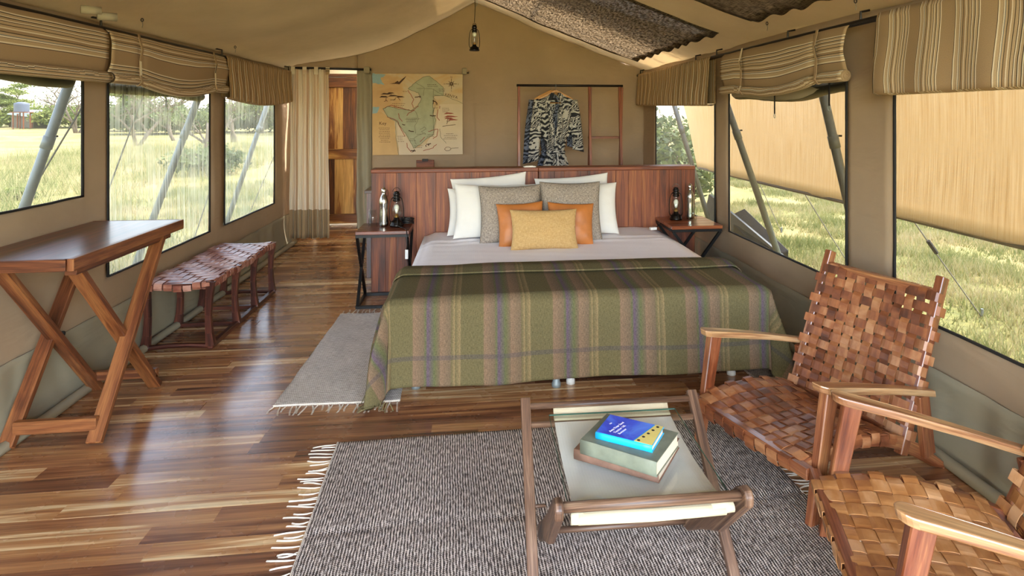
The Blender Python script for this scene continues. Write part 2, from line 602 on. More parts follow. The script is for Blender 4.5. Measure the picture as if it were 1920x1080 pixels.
def window(i, X, w, out, mat):
    a, b, c, d = w
    t = thing('window_%d' % i, (X, (a + b) / 2, c), kind='structure')
    f = lambda u, v: (X + out * (.012 + .012 * math.sin(math.pi * u) * math.sin(math.pi * v)), a - .03 + u * (b - a + .06), c - .03 + v * (d - c + .06))
    MB().grid(f, 10, 10, lambda u, v: (u * (b - a), v * (d - c))).build('insect_net', mat, t, world=True, smooth=True)
    xx = X - out * .004
    e = MB()
    r = .011
    for p, q in (((a, c), (b, c)), ((a, d), (b, d)), ((a, c), (a, d)), ((b, c), (b, d))):
        pts = []
        for k in range(13):
            s = k / 12
            yy, zz = p[0] + (q[0] - p[0]) * s, p[1] + (q[1] - p[1]) * s
            pts.append((xx, yy + .004 * nz(zz * 6, yy), zz + .004 * nz(yy * 5, zz + 3)))
        e.tube(pts, r, 6, flat=.6)
    e.build('zip_binding', m_black, t, world=True, smooth=True)
n = 1
for w in WL:
    window(n, XL, w, -1, m_net0 if n == 1 else m_net); n += 1
for w in WR:
    window(n, XR, w, 1, m_net0); n += 1

# lower skirt band and the roll of canvas where wall meets floor
def skirt(side, X, out):
    def fn(u, v):
        yy = YF + u * (YB + .2 - YF)
        zz = .36 * v
        g = .012 * nz(yy * 14, zz * 1.5, 1) + .02 * nz(yy * 4, zz * 2, 2)
        inn = .015 + .05 * (1 - v) ** 2
        return (X - out * (inn + g * (.4 + .6 * math.sin(math.pi * v))) + out * .02 * sm(1 - zz), yy, zz + .006 * (nz(yy * 3) if v > .5 else 0))
    o = MB().grid(fn, 220, 8, lambda u, v: (u * 9, v * .36)).build('trim_' + side, m_skirt, smooth=True, kind='structure', solid=.004)
    pts = [(X - out * (.075 + .012 * nz(k * .4, side == 'left')), YF + k * (YB + .1 - YF) / 60, .022) for k in range(61)]
    MB().tube(pts, .028, 8, flat=.9).build('baseboard_' + side, m_skirt, smooth=True, kind='structure')
skirt('left', XL, -1)
skirt('right', XR, 1)

# back partition
ZR = 2.93
def ztop(x):
    if x < 0:
        s = -x / 2.22
        return ZR + (ZE - ZR) * s - .12 * math.sin(math.pi * s)
    s = x / 2.14
    return ZR + (ZE - ZR) * s - .03 * math.sin(math.pi * s)
XD = -1.40
def bw(u, v, x0, x1, zb):
    x = x0 + u * (x1 - x0)
    zt = ztop(x) + .05
    z = zb + v * (zt - zb)
    w = .02 * nz(x * 2, z * 2, 5) + .012 * nz(x * 3 + z * 3, z * 1.2 - x * 2, 8)
    w += .03 * nz((x + z) * .8, z * 7, 2) * sm((z - 2.0) / .5)
    w += .035 * sm((x - 1.2) / .6) * nz((x * 1.0 - z * .7) * 4, .2, 11)
    if x1 < 3 and x0 < -1.3: w += .02 * math.sin(x * 40) * sm((-1.2 - x) / .15)
    return (x, YB + w, z)
bwm = MB().grid(lambda u, v: bw(u, v, XD, 2.16, 0), 90, 60, lambda u, v: (u * 3.5, v * 2.9))
bwm.grid(lambda u, v: bw(u, v, -2.24, XD, 2.11), 16, 10, lambda u, v: (u, v))
bwo = bwm.build('wall_back', m_canvas, smooth=True, kind='structure', solid=.006)
MB().box(-.006, YB - .012, .9, .006, YB - .004, 2.86).build('canvas_seam', m_canvas, bwo)
# canvas flap tied back at the door opening
def flap(u, v):
    z = .02 + v * 2.06
    x = -1.40 + u * .17
    return (x + .01 * nz(z * 3), YB - .03 - .02 * math.sin(u * 9 + z * 1.5) , z)
MB().grid(flap, 14, 30, lambda u, v: (u * .2, v * 2)).build('trim_1', m_skirt, smooth=True, kind='structure', solid=.005)

# ceiling: two sagging slopes with openings for the two shade-net panels
P1 = (.16, 1.84, 4.72, 7.10)
P2 = (.16, 1.84, 1.55, 3.98)
def cz(x, yy):
    z = ztop(x)
    b = .025 * nz(x * 1.5, yy * 1.1, 7) + .008 * nz(x * 5, yy * 4, 2)
    if x < 0:
        b -= .05 * (math.sin(math.pi * -x / 2.2)) * math.sin((yy + .5) * 1.4) ** 2
    return z + b * math.sin(math.pi * min(1, abs(x) / 2.2)) ** .5
def cgrid():
    xs = sorted(set([-2.27 + i * .08 for i in range(57)] + [P1[0], P1[1], 2.19, 0]))
    ys = sorted(set([YF + i * (YB + .14 - YF) / 70 for i in range(71)] + [P1[2], P1[3], P2[2], P2[3]]))
    xs = [x for x in xs if x <= 2.19]
    us = [(x + 2.27) / 4.46 for x in xs]
    vs = [(q - YF) / (YB + .14 - YF) for q in ys if q <= YB + .14]
    def fn(u, v):
        x, yy = -2.27 + u * 4.46, YF + v * (YB + .14 - YF)
        return (x, yy, cz(x, yy) + .006 - .03 * sm((abs(x) - 2.1) / .12))
    def skip(u, v):
        x, yy = -2.27 + u * 4.46, YF + v * (YB + .14 - YF)
        return any(p[0] < x < p[1] and p[2] < yy < p[3] for p in (P1, P2))
    return MB().grid(fn, us, vs, lambda u, v: (u * 4.4, v * 10), skip).build('ceiling', m_ceil, smooth=True, kind='structure', solid=.006)
ceil = cgrid()
MB().grid(lambda u, v: (-2.27 + u * 1.25, YB + .14 + v * (YE - YB), 2.14 + .35 * u - .03 * math.sin(math.pi * v)), 12, 12).build('ceiling_bath', m_white_canvas, smooth=True, kind='structure', solid=.004)

def shade_mat():
    m, nt, b, o = newmat('brown_shade_net')
    v = uvc(nt, 70, 12, 1)
    n = noise_(nt, v, 1.0, 3, .7)
    v2 = uvc(nt, 24, 150, 1)
    n2 = noise_(nt, v2, 1.0, 2, .5)
    s = math_(nt, 'MULTIPLY', n, n2)
    a = ramp(nt, s, [(.2, .0), (.36, 1.3)])
    c = ramp(nt, math_(nt, 'MULTIPLY', math_(nt, 'ADD', n, n2), .5), [(.38, '#2e261e'), (.62, '#75654f')])
    nt.links.new(c, b.inputs['Base Color'])
    b.inputs['Roughness'].default_value = .8
    tl = nd(nt, 'ShaderNodeBsdfTranslucent', {'Color': ramp(nt, math_(nt, 'MULTIPLY', math_(nt, 'ADD', n, n2), .5), [(.4, '#42382c'), (.6, '#a8987e')])})
    m1 = nd(nt, 'ShaderNodeMixShader', {0: .45, 1: b.outputs[0], 2: tl.outputs[0]})
    t = nd(nt, 'ShaderNodeBsdfTransparent', {'Color': (.9, .85, .8, 1)})
    ms = nd(nt, 'ShaderNodeMixShader', {0: math_(nt, 'MULTIPLY', a, .07), 1: m1.outputs[0], 2: t.outputs[0]})
    nt.links.new(ms.outputs[0], o.inputs[0])
    return m
m_shade = shade_mat()
def shade(P):
    x0, x1, y0, y1 = P[0] - .08, P[1] + .07, P[2] - .09, P[3] + .09
    def fn(u, v):
        x, yy = x0 + u * (x1 - x0), y0 + v * (y1 - y0)
        rip = .012 * math.sin(yy * 22 + nz(yy * 2) * 4) * sm((u - .82) / .18)
        return (x, yy, cz(min(x, 2.1), yy) + .001 - .013 * sm((u - .8) / .2) + rip)
    MB().grid(fn, 30, 90, lambda u, v: (u * (x1 - x0), v * (y1 - y0))).build('shade_net_panel', m_shade, ceil, smooth=True, solid=.002)
shade(P1); shade(P2)
def batten(p, q):
    MB().tube([p, q], .022, 8).build('trim_batten', m_galv, kind='structure', smooth=True)
for yy in (6.15, 6.72):
    batten((.1, yy, ztop(.1) + .16), (2.4, yy, ztop(2.1) + .12))
batten((.75, 5.2, ztop(.75) + .2), (.75, 7.3, ztop(.75) + .2))

# doorway end: timber door wall behind, white canvas over it
db = thing('door_1', (-1.8, YE - .06, 0), kind='structure')
def dpart(name, x0, x1, z0, z1, d, parent=db, mat=None):
    return MB().box(x0, YE - .05 - d, z0, x1, YE - .02, z1).build(name, mat or m_door, parent, world=True, bevel=.004)
dpart('top_rail', -2.2, -1.2, 1.93, 2.07, .04)
dpart('mid_rail', -2.2, -1.2, .93, 1.07, .04)
dpart('bottom_rail', -2.2, -1.2, 0.03, .16, .04)
dpart('lintel', -2.2, -1.2, 2.075, 2.12, .06)
xx = -2.2
for i, w_ in enumerate([.13, .14, .12, .15, .13, .12, .14, .09]):
    for z0, z1 in ((.16, .93), (1.07, 1.93)):
        dpart('plank', xx + .001, xx + w_ - .002, z0, z1, .012)
    xx += w_ - .008
MB().box(-2.24, YE - .01, 0, -1.1, YE + .02, 2.6).build('wall_end', m_white_canvas, kind='structure')
MB().box(-1.24, YB + .05, 0, -1.22, YE, 2.4).build('wall_bath', m_white_canvas, kind='structure')
# outer fly roof on both sides
def fly(name, x0, x1, za, zb, y0, y1):
    f = lambda u, v: (x0 + u * (x1 - x0), y0 + v * (y1 - y0), za + u * (zb - za) - .05 * math.sin(math.pi * u) * (.5 + .5 * math.sin(v * 20)))
    MB().grid(f, 10, 30, lambda u, v: (u * 3, v * 8)).build(name, m_fly, smooth=True, kind='structure', solid=.006)
fly('trim_2', 0, -3.3, 3.35, 2.25, YF - .4, 7.75)
fly('trim_3', 0, 3.6, 3.35, 2.25, YF - .4, 6.05)
fly('trim_4', 0, 3.6, 3.35, 2.25, 7.25, 9.6)

# ================================================================ THINGS
# ---------------------------------------------------------------- curtain rods and blinds along the eaves
def rod(X, s, label, y0, y1):
    t = thing('curtain_rod', (X, y0, 2.045), 0, label, 'curtain rod')
    MB().tube([(X, y0, 2.045), (X, y1, 2.045)], .016, 10).build('pole', m_rod, t, world=True, smooth=True)
    for yy in (3.05, 3.82, 5.02, 5.52, 7.45) if s < 0 else (3.82, 5.52, 7.4):
        if y0 < yy < y1:
            MB().tube([(X, yy, 2.06), (X - s * .0, yy, 2.1), (X - s * .05, yy, 2.11)], .007, 6).build('hook', m_rod, t, world=True)
    return t
rod(-2.13, 1, 'long dark steel curtain rod along the left eave above the blinds', .9, 7.58)
rod(2.05, -1, 'long dark steel curtain rod along the right eave above the blinds', .9, 7.58)

def hblind(X, s, y0, y1, zt, drop, label, straps, sag, rollr=.033, off=0.0, group=None):
    """blind of horizontal stripes rolled up at the foot; s = direction into the room"""
    t = thing('roman_blind', (X, (y0 + y1) / 2, zt), 0, label, 'blind', group)
    L = y1 - y0
    def dz(yy):
        return sag(yy) if sag else 0
    prof = [(0.0, 0.0), (.014, -.01), (.022, -.05), (.024, -.12), (.030, -.6), (.034, -1.0)]
    def fn(u, v):
        yy = y0 + u * L
        D = drop - rollr + dz(yy)
        z = zt + .018 - v * D
        pin = 0
        for sy in straps:
            pin += math.exp(-((yy - sy) / .035) ** 2)
        bx = .022 + .03 * math.sin(math.pi * v) + .01 * nz(yy * 3, v * 3) - .022 * pin * math.sin(math.pi * v)
        if v < .06: bx = .018 * math.sin(v / .06 * math.pi / 2)
        return (X + s * bx, yy, z + .004 * nz(yy * 5, v * 4))
    MB().grid(fn, int(L * 28), 18, lambda u, v: (u * L, off + v * drop * 1.05)).build('blind_fabric', m_strH, t, world=True, smooth=True, solid=.004)
    pts = []
    rr = []
    for k in range(int(L * 24) + 1):
        yy = y0 + k / int(L * 24) * L
        pin = sum(math.exp(-((yy - sy) / .04) ** 2) for sy in straps)
        pts.append((X + s * (.034 - .004 * pin), yy, zt - drop - dz(yy) + rollr * .9))
        rr.append(rollr * (1 - .3 * min(1, pin)) * (1 + .08 * nz(yy * 6)))
    r = MB().tube(pts, rr, 14)
    # swap so that the stripes run along the roll
    r.uv = [[(a[0], a[1] * 1.4 + off + .05) for a in q] if q else q for q in r.uv]
    ro = r.build('rolled_hem', m_strH, t, world=True, smooth=True)
    for e in (0, -1):
        sp = MB()
        c = Vector(pts[e])
        P = [(c.x + math.cos(a * .7) * rollr * (.25 + a / 22), c.y + (-.004 if e == 0 else .004), c.z + math.sin(a * .7) * rollr * (.25 + a / 22)) for a in range(16)]
        sp.tube(P, .003, 5)
        sp.build('roll_spiral', m_strH, ro, world=True)
    for sy in straps:
        zz = zt - drop - dz(sy)
        b = MB()
        pth = [(X + s * .03, sy, zt + .02), (X + s * .058, sy - .008, zt - .08), (X + s * .05, sy - .02, zt - .5 * drop), (X + s * .058, sy - .03, zz + .06), (X + s * .068, sy - .03, zz + .02), (X + s * .045, sy - .03, zz - .006), (X, sy - .03, zz + .01)]
        for i in range(len(pth) - 1):
            b.bar(pth[i], pth[i+1], .004, .022, up=(0, 1, 0))
        b.build('tie_strap', m_strH, t, world=True)
    return t

def vblind(X, s, y0, y1, zt, zb, label, mat, amp=.012, freq=34, period=1.0):
    t = thing('gathered_valance', (X, (y0 + y1) / 2, zt), 0, label, 'blind')
    L = y1 - y0
    def fn(u, v):
        yy = y0 + u * L
        b = zb(yy) if callable(zb) else zb
        z = zt + .02 - v * (zt + .02 - b)
        fx = amp * math.sin(yy * freq + 2 * nz(yy * 3, v * .6)) * (.35 + .65 * v) + .012 * nz(yy * 2.3, v)
        bx = .03 + fx + .015 * sm(v)
        if v < .05: bx = .02 + fx * .3
        return (X + s * bx, yy + .006 * nz(yy * 6, v * 2), z + .006 * nz(yy * 4) * v)
    MB().grid(fn, int(L * 60), 14, lambda u, v: (u * L * period + .01 * math.sin(v * 5), v * .4)).build('valance_fabric', mat, t, world=True, smooth=True, solid=.004)
    def fb(u, v):
        yy = y0 + u * L
        b = zb(yy) if callable(zb) else zb
        x1 = X + s * (.03 + .015 + amp * math.sin(yy * freq + 2 * nz(yy * 3, .6)) + .012 * nz(yy * 2.3, 1))
        return (x1 + v * (X - s * .02 - x1), yy, b + .004 - .012 * math.sin(v * math.pi))
    MB().grid(fb, int(L * 40), 4, lambda u, v: (u * L * period, v * .05)).build('folded_hem', mat, t, world=True, smooth=True, solid=.003)
    MB().grid(lambda u, v: (X - s * .02, y0 + u * L, zt + .01 - v * (zt - (zb(y0 + u * L) if callable(zb) else zb))), int(L * 12), 3, lambda u, v: (u * L, v)).build('back_layer', mat, t, world=True, solid=.003)
    return t

hblind(-2.13, 1, 1.6, 3.81, 2.035, .30, 'striped tan roman blind, left wall, nearest the camera with the flat stripes', [1.75], lambda y: .0, off=.03)
hblind(-2.13, 1, 3.84, 5.52, 2.035, .30, 'striped tan roman blind sagging between two tie straps above the middle left window', [4.16, 5.28],
       lambda y: .055 * math.sin(math.pi * max(0, min(1, (y - 4.16) / 1.12))) + .0, off=.10)
vblind(-2.13, 1, 5.56, 7.40, 2.035, lambda y: 1.70 - .05 * math.sin(math.pi * (y - 5.56) / 1.84) , 'gathered valance with fine down-running stripes above the far left window', m_strVf, .010, 40)
vblind(2.05, -1, 5.10, 7.45, 2.035, lambda y: 1.635 + .03 * (y - 5.1) / 2, 'gathered valance with fine down-running stripes above the far right window', m_strVf, .010, 40)
hblind(2.05, -1, 3.13, 4.82, 2.035, .30, 'striped tan blind with a loose drooping roll above the middle right window', [3.42, 4.45],
       lambda y: .055 * math.sin(math.pi * max(0, min(1, (y - 3.42) / 1.15))) + .015 * sm((y - 4.2) / .4) , off=.0)
vblind(2.05, -1, 1.75, 2.88, 2.045, 1.655, 'broad striped valance hanging over the nearest right window', m_strV, .006, 23)

def sag_roll(X, out, y0, y1, label, ztf, r):
    t = thing('rolled_window_flap', (X, y0, 1.7), 0, label, 'canvas flap')
    N = 30
    pts = [(X, y0 + k / N * (y1 - y0), ztf(y0 + k / N * (y1 - y0)) + .004 * nz(k * .7)) for k in range(N + 1)]
    MB().tube(pts, [r(p[1]) for p in pts], 12, flat=.8).build('canvas_roll', m_skirt, t, world=True, smooth=True)
    for q in (.18, .55):
        yy = y0 + q * (y1 - y0)
        zb = ztf(yy) - r(yy)
        xi = X - out * (r(yy) + .006)
        st = MB().bar((xi, yy, zb + .2), (xi, yy, zb - .07), .014, .004, up=(1, 0, 0)).build('hanging_strap', m_black, t, world=True)
        MB().tube([(xi, yy + .012 * math.cos(a), zb - .085 + .016 * math.sin(a)) for a in [k * math.pi / 5 for k in range(10)]], .002, 5, closed=True).build('wire_ring', m_galv, st, world=True)
sag_roll(2.2, 1, 3.2, 4.9, 'grey rolled canvas flap drooping behind the middle right blind', lambda y: 1.735 - .035 * math.sin(math.pi * max(0, min(1, (y - 3.3) / 1.4))), lambda y: .045 + .03 * sm((y - 3.6) / .3))
sag_roll(-2.30, -1, 4.0, 5.5, 'grey rolled canvas flap behind the sagging left blind', lambda y: 1.72 - .02 * sm((y - 5.0) / .3), lambda y: .045)
sag_roll(-2.30, -1, 2.2, 3.8, 'grey rolled canvas flap behind the near left blind', lambda y: 1.76 - .02 * sm((y - 3.3) / .3), lambda y: .05)

# canvas loop ends and hooks at the eave
def canvas_tube(loc, label, n=2):
    t = thing('rolled_canvas_tie', loc, 0, label, 'canvas roll')
    for k in range(n):
        MB().tube([(loc[0] + k * .05, loc[1] + k * .05, loc[2] - k * .025), (loc[0] + .07 + k * .05, loc[1] + .05 + k * .05, loc[2] - k * .025)], .022, 12).build('roll', m_skirt, t, world=True, smooth=True)
canvas_tube((-2.02, 3.45, 2.095), 'small rolled canvas tie at the left eave above the near blind')
for i, (x, yy, lb) in enumerate([(-2.06, 4.12, 'small eyelet cord hanging at the left eave above the sagging blind'), (-2.06, 5.62, 'small eyelet cord at the left eave beside the fine striped valance'),
                         (1.97, 3.95, 'small eyelet ring in the right eave above the drooping blind'), (2.0, 3.02, 'thin cord hooked in the right eave beside the broad valance')]):
    zc = cz(x, yy) - .006
    t = thing('eave_ring', (x, yy, zc), 0, lb, 'ring')
    MB().tube([(x + .007 * math.cos(a), yy, zc - .006 + .010 * math.sin(a)) for a in [k * math.pi / 6 for k in range(12)]], .003, 6, closed=True).build('ring', m_rod, t, world=True, smooth=True)
    MB().tube([(x, yy, zc - .015), (x + .004, yy, zc - .035), (x, yy, zc - .055)], .0018, 5).build('cord', m_rope, t, world=True)

# ---------------------------------------------------------------- door curtain
m_curt, nt, b, o_ = newmat('cream_curtain')
v = uvc(nt)
sp = nd(nt, 'ShaderNodeSeparateXYZ', {0: v})
f = math_(nt, 'FRACT', math_(nt, 'DIVIDE', sp.outputs[0], .30))
c1 = ramp(nt, f, [(0, '#e6ddc8'), (.3, '#dccbb0'), (.42, '#d9bf9f'), (.5, '#e6ddc8'), (.72, '#cfae8c'), (.76, '#e2d6be')])
f2 = math_(nt, 'FRACT', math_(nt, 'DIVIDE', sp.outputs[0], .14))
c2 = ramp(nt, f2, [(0, '#a98f6a'), (.4, '#5a5348'), (.46, '#b9a07a'), (.6, '#5a5348'), (.66, '#d2c3a2'), (.74, '#5a5348'), (.8, '#a98f6a')], 'CONSTANT')
bd = math_(nt, 'LESS_THAN', sp.outputs[1], .335)
cc = mix(nt, bd, c1, c2)
nt.links.new(cc, b.inputs['Base Color'])
b.inputs['Roughness'].default_value = .9
bump(nt, b, noise_(nt, v, 300, 2), .2, .003)
translucent(nt, b, o_, cc, .2)
t = thing('door_curtain', (-1.9, 7.5, 0), 0, 'cream striped curtain with a tan hem band in the doorway', 'curtain')
def cf_(u, v):
    x = -2.135 + u * .425 + (.03 * (u - .5)) * (1 - v)
    g = math.sin(u * 30 + .8 * nz(u * 3, v * 2)) * (.034 - .016 * v) + .012 * math.sin(u * 71)
    return (x + .01 * nz(u * 5, v * 3), 7.5 + g, .10 + v * 1.985)
MB().grid(cf_, 90, 30, lambda u, v: (u * 1.15, v * 1.985)).build('curtain_cloth', m_curt, t, world=True, smooth=True, solid=.003)
for k in range(4):
    x = -2.1 + k * .13
    MB().bar((x, 7.462, 2.02), (x, 7.462, 2.11), .045, .004, up=(0, 1, 0)).build('loop_tab', m_curt, t, world=True)
t = thing('curtain_rod', (-1.7, 7.5, 2.09), 0, 'dark curtain rod over the doorway held by canvas loops', 'curtain rod')
MB().tube([(-2.2, 7.5, 2.1), (-1.22, 7.5, 2.085)], .014, 10).build('pole', m_rod, t, world=True, smooth=True)
for x in (-2.17, -1.27):
    MB().box(x - .035, 7.478, 2.04, x + .035, 7.56, 2.12).build('canvas_loop', m_skirt, t, world=True, bevel=.01, seg=2)
t = thing('canvas_loop', (-.11, 7.58, 2.06), 0, 'small canvas rod loop at the top right corner of the map', 'canvas loop')
MB().box(-.155, 7.53, 2.04, -.095, 7.6, 2.12).build('loop', m_skirt, t, world=True, bevel=.012, seg=2)
MB().tube([(-.10, 7.55, 2.06), (-.07, 7.55, 2.06)], .009, 8).build('rod_stub', m_rod, t, world=True)

# ---------------------------------------------------------------- map on canvas
def flatmat(name, c, var=.1, sc_=10):
    m, nt, b, o = newmat(name)
    n = noise_(nt, uvc(nt, src='Object'), sc_, 4)
    nt.links.new(mix(nt, 1.0, C(c), ramp(nt, n, [(.3, 1 - var), (.7, 1 + var)]), 'MULTIPLY'), b.inputs['Base Color'])
    b.inputs['Roughness'].default_value = .9
    return m
m, nt, b, o_ = newmat('map_paper')
n1 = noise_(nt, uvc(nt, src='Object'), 2.2, 4, .6, .8)
c = ramp(nt, n1, [(.35, '#bfb198'), (.47, '#c4b290'), (.56, '#c4a376'), (.68, '#bb9668')])
nt.links.new(c, b.inputs['Base Color']); b.inputs['Roughness'].default_value = .9
m_map = m
m_mgreen, m_mblue = flatmat('map_green', '#a3a588'), flatmat('map_blue', '#8ea9ae')
m_mtan, m_mdark, m_mred, m_mgrey = flatmat('map_tan', '#c4a270', .1, 4), flatmat('map_ink', '#4b3426'), flatmat('map_red_ink', '#93493a'), flatmat('map_grey_ink', '#76745c')
m_mpale = flatmat('map_pale', '#cdbca0', .06, 3)
MX0, MX1, MZ0, MZ1, MY = -1.215, -.145, 1.065, 2.045, 7.56
t = thing('map', ((MX0 + MX1) / 2, MY, MZ0), 0, 'painted park map on canvas hanging above the left bedside', 'map')
MB().box(MX0, MY, MZ0, MX1, MY + .014, MZ1).build('map_sheet', m_map, t, world=True, bevel=.002)
def mp(px_, py_, d=0):   # 0..1080 drawing units of the sheet, from its top left
    return (MX0 + (px_ - 62) / 943 * (MX1 - MX0), MY - .0006 - d, MZ1 - (py_ - 88) / 885 * (MZ1 - MZ0))
def poly(name, pts, mat, d=0, wob=6):
    P = []
    for i in range(len(pts)):
        a, b_ = pts[i], pts[(i + 1) % len(pts)]
        for k in range(4):
            s = k / 4
            x, y_ = a[0] + (b_[0] - a[0]) * s, a[1] + (b_[1] - a[1]) * s
            P.append(mp(x + wob * nz(x * .03, y_ * .03), y_ + wob * nz(y_ * .03, x * .03, 4), d))
    MB().prism(P, (0, .0004, 0)).build(name, mat, t, world=True)
def line(name, pls, mat, w=3, wob=8, d=.0012):
    joined = name in ('small_lettering', 'compass_rose')
    mb = MB()
    for pts in pls:
        P = []
        for i in range(len(pts) - 1):
            for k in range(5):
                s = k / 5
                x, y_ = pts[i][0] + (pts[i+1][0] - pts[i][0]) * s, pts[i][1] + (pts[i+1][1] - pts[i][1]) * s
                P.append(mp(x + wob * nz(x * .04, y_ * .04, 2), y_ + wob * nz(y_ * .04, x * .04, 7), d))
        P.append(mp(*pts[-1], d))
        for i in range(len(P) - 1):
            if (Vector(P[i+1]) - Vector(P[i])).length > 1e-5:
                mb.bar(P[i], P[i+1], w * .00114, .0006, up=(0, 1, 0))
        if not joined:
            mb.build(name, mat, t, world=True)
            mb = MB()
    if joined:
        mb.build(name, mat, t, world=True, kind='stuff')
green = [(600, 120), (650, 115), (740, 180), (800, 240), (800, 320), (700, 330), (690, 420), (690, 520), (720, 600), (700, 700), (690, 760), (620, 800), (560, 860), (490, 900), (440, 800), (390, 720), (320, 620), (220, 560), (170, 470), (230, 445), (330, 470), (460, 490), (530, 440), (570, 370), (540, 300), (430, 255), (520, 170)]
poly('tan_area', [(62, 520), (150, 500), (290, 610), (300, 760), (330, 972), (62, 972)], m_mtan, .0001)
poly('pale_area', [(320, 640), (400, 760), (500, 910), (620, 850), (720, 700), (760, 420), (1004, 420), (1004, 972), (335, 972)], m_mpale, .0001)
poly('green_area', green, m_mgreen, .0005)
poly('blue_area', [(62, 88), (200, 100), (140, 150), (180, 210), (62, 190)], m_mblue, .0005, 14)
poly('blue_area', [(62, 450), (130, 455), (120, 515), (62, 520)], m_mblue, .0005, 10)
line('park_outline', [green + [green[0]]], m_mgrey, 5)
line('red_route', [[(430, 270), (490, 370), (470, 415), (490, 460)], [(540, 440), (440, 520), (415, 545)], [(190, 460), (260, 430), (430, 490), (500, 490)], [(215, 560), (320, 600), (360, 700), (400, 770)],
                   [(330, 520), (340, 570), (370, 610)], [(415, 840), (420, 890), (470, 945)], [(590, 930), (690, 900), (730, 860)], [(555, 830), (605, 780)], [(740, 480), (735, 560), (760, 600)], [(760, 470), (765, 440)], [(640, 720), (740, 690), (735, 770), (690, 800)]], m_mred, 6)
line('river', [[(555, 700), (600, 670), (620, 690), (570, 720), (620, 745), (520, 750)], [(590, 740), (520, 770), (490, 800), (520, 860)], [(700, 250), (690, 330), (720, 400), (690, 540)], [(510, 500), (540, 580), (500, 660), (510, 740)], [(520, 250), (680, 250), (760, 300), (790, 310)], [(400, 590), (560, 580)], [(500, 180), (600, 240), (590, 330)]], m_mgrey, 4)
line('border_line', [[(700, 320), (830, 330), (1004, 412)], [(300, 610), (305, 780), (335, 972)], [(765, 690), (770, 780), (830, 850)], [(700, 460), (690, 540), (700, 760)]], m_mgrey, 4)
bird = [(235, 200), (290, 190), (320, 165), (335, 180), (410, 112), (395, 145), (340, 205), (300, 200)]
poly('bird_drawing', bird, m_mdark, .001, 2)
mb = []
for cx_, cy_, w_ in ((205, 310, 60), (180, 340, 50), (280, 330, 60), (350, 340, 45), (860, 520, 55), (880, 555, 75), (900, 590, 60), (860, 575, 50), (250, 300, 40)):
    poly('tree_crown', [(cx_ - w_, cy_ + 8), (cx_ - w_ * .5, cy_ - 9), (cx_ + w_ * .4, cy_ - 7), (cx_ + w_, cy_ + 4), (cx_ + w_ * .2, cy_ + 7)], m_mred if cx_ > 500 else m_mdark, .001, 4)
line('tree_trunk', [[(205, 350), (200, 385), (180, 392)], [(200, 370), (220, 390)], [(300, 350), (280, 380)], [(850, 570), (835, 640)], [(870, 600), (840, 620)], [(330, 350), (350, 380)], [(240, 375), (300, 372)], [(790, 660), (930, 645)]], m_mdark, 5)
line('animal_drawing', [[(500, 345), (560, 330), (550, 350)], [(690, 380), (740, 410), (730, 430)], [(700, 375), (690, 420)], [(660, 545), (720, 550)], [(430, 710), (490, 720)], [(615, 860), (670, 850)], [(370, 640), (400, 645)], [(460, 925), (510, 930)], [(480, 940), (500, 915)], [(640, 875), (650, 855)], [(610, 870), (620, 885)]], m_mdark, 9)
line('ellipse_mark', [[(810, 912), (830, 892), (865, 892), (882, 912), (860, 932), (830, 932), (810, 912)], [(885, 905), (960, 900)]], m_mdark, 4, 2)
cmp = []
for k in range(16):
    a = k * math.pi / 8
    r_ = (58 if k % 4 == 0 else 40 if k % 2 == 0 else 24)
    cmp.append([(885 + 6 * math.cos(a), 197 + 6 * math.sin(a)), (885 + r_ * math.cos(a), 197 + r_ * math.sin(a))])
line('compass_rose', cmp, m_mdark, 5, 0)
tl = []
for cx_, cy_, n_, w_ in ((185, 680, 9, 60), (350, 770, 4, 40), (870, 745, 4, 70), (460, 575, 3, 50), (330, 415, 3, 70), (820, 465, 3, 40), (680, 205, 2, 60), (540, 875, 2, 50), (470, 800, 2, 30), (660, 755, 2, 30), (780, 255, 2, 30), (400, 282, 1, 25), (720, 460, 1, 30)):
    for k in range(n_):
        ww = w_ * random.uniform(.55, 1)
        x = cx_ - ww
        while x < cx_ + ww:
            l_ = random.uniform(6, 18)
            tl.append([(x, cy_ + k * 19), (x + l_, cy_ + k * 19)])
            x += l_ + 5
line('small_lettering', tl, m_mdark, 4, 1)
for s_, px_, py_, sz in (('N', 885, 132, .028), ('S', 885, 280, .028), ('E', 958, 207, .024), ('W', 812, 207, .024), ('Key', 168, 645, .055), ('KENYA', 880, 345, .05)):
    q = mp(px_, py_, .002)
    text(s_, sz, m_mdark, 'lettering', t, (q[0] - t.location.x, q[1] - MY, q[2] - MZ0), (R(90), R(14) if s_ == 'KENYA' else 0, 0), align='CENTER')

t = thing('clipboard', (-.58, 7.58, .92), 0, 'small brown clipboard hanging under the map', 'clipboard')
MB().box(-.70, 7.565, .80, -.49, 7.58, 1.0).build('board', m_headboard, t, world=True, bevel=.003)
MB().box(-.63, 7.555, .985, -.56, 7.567, 1.015).build('clip', m_rod, t, world=True, bevel=.003)

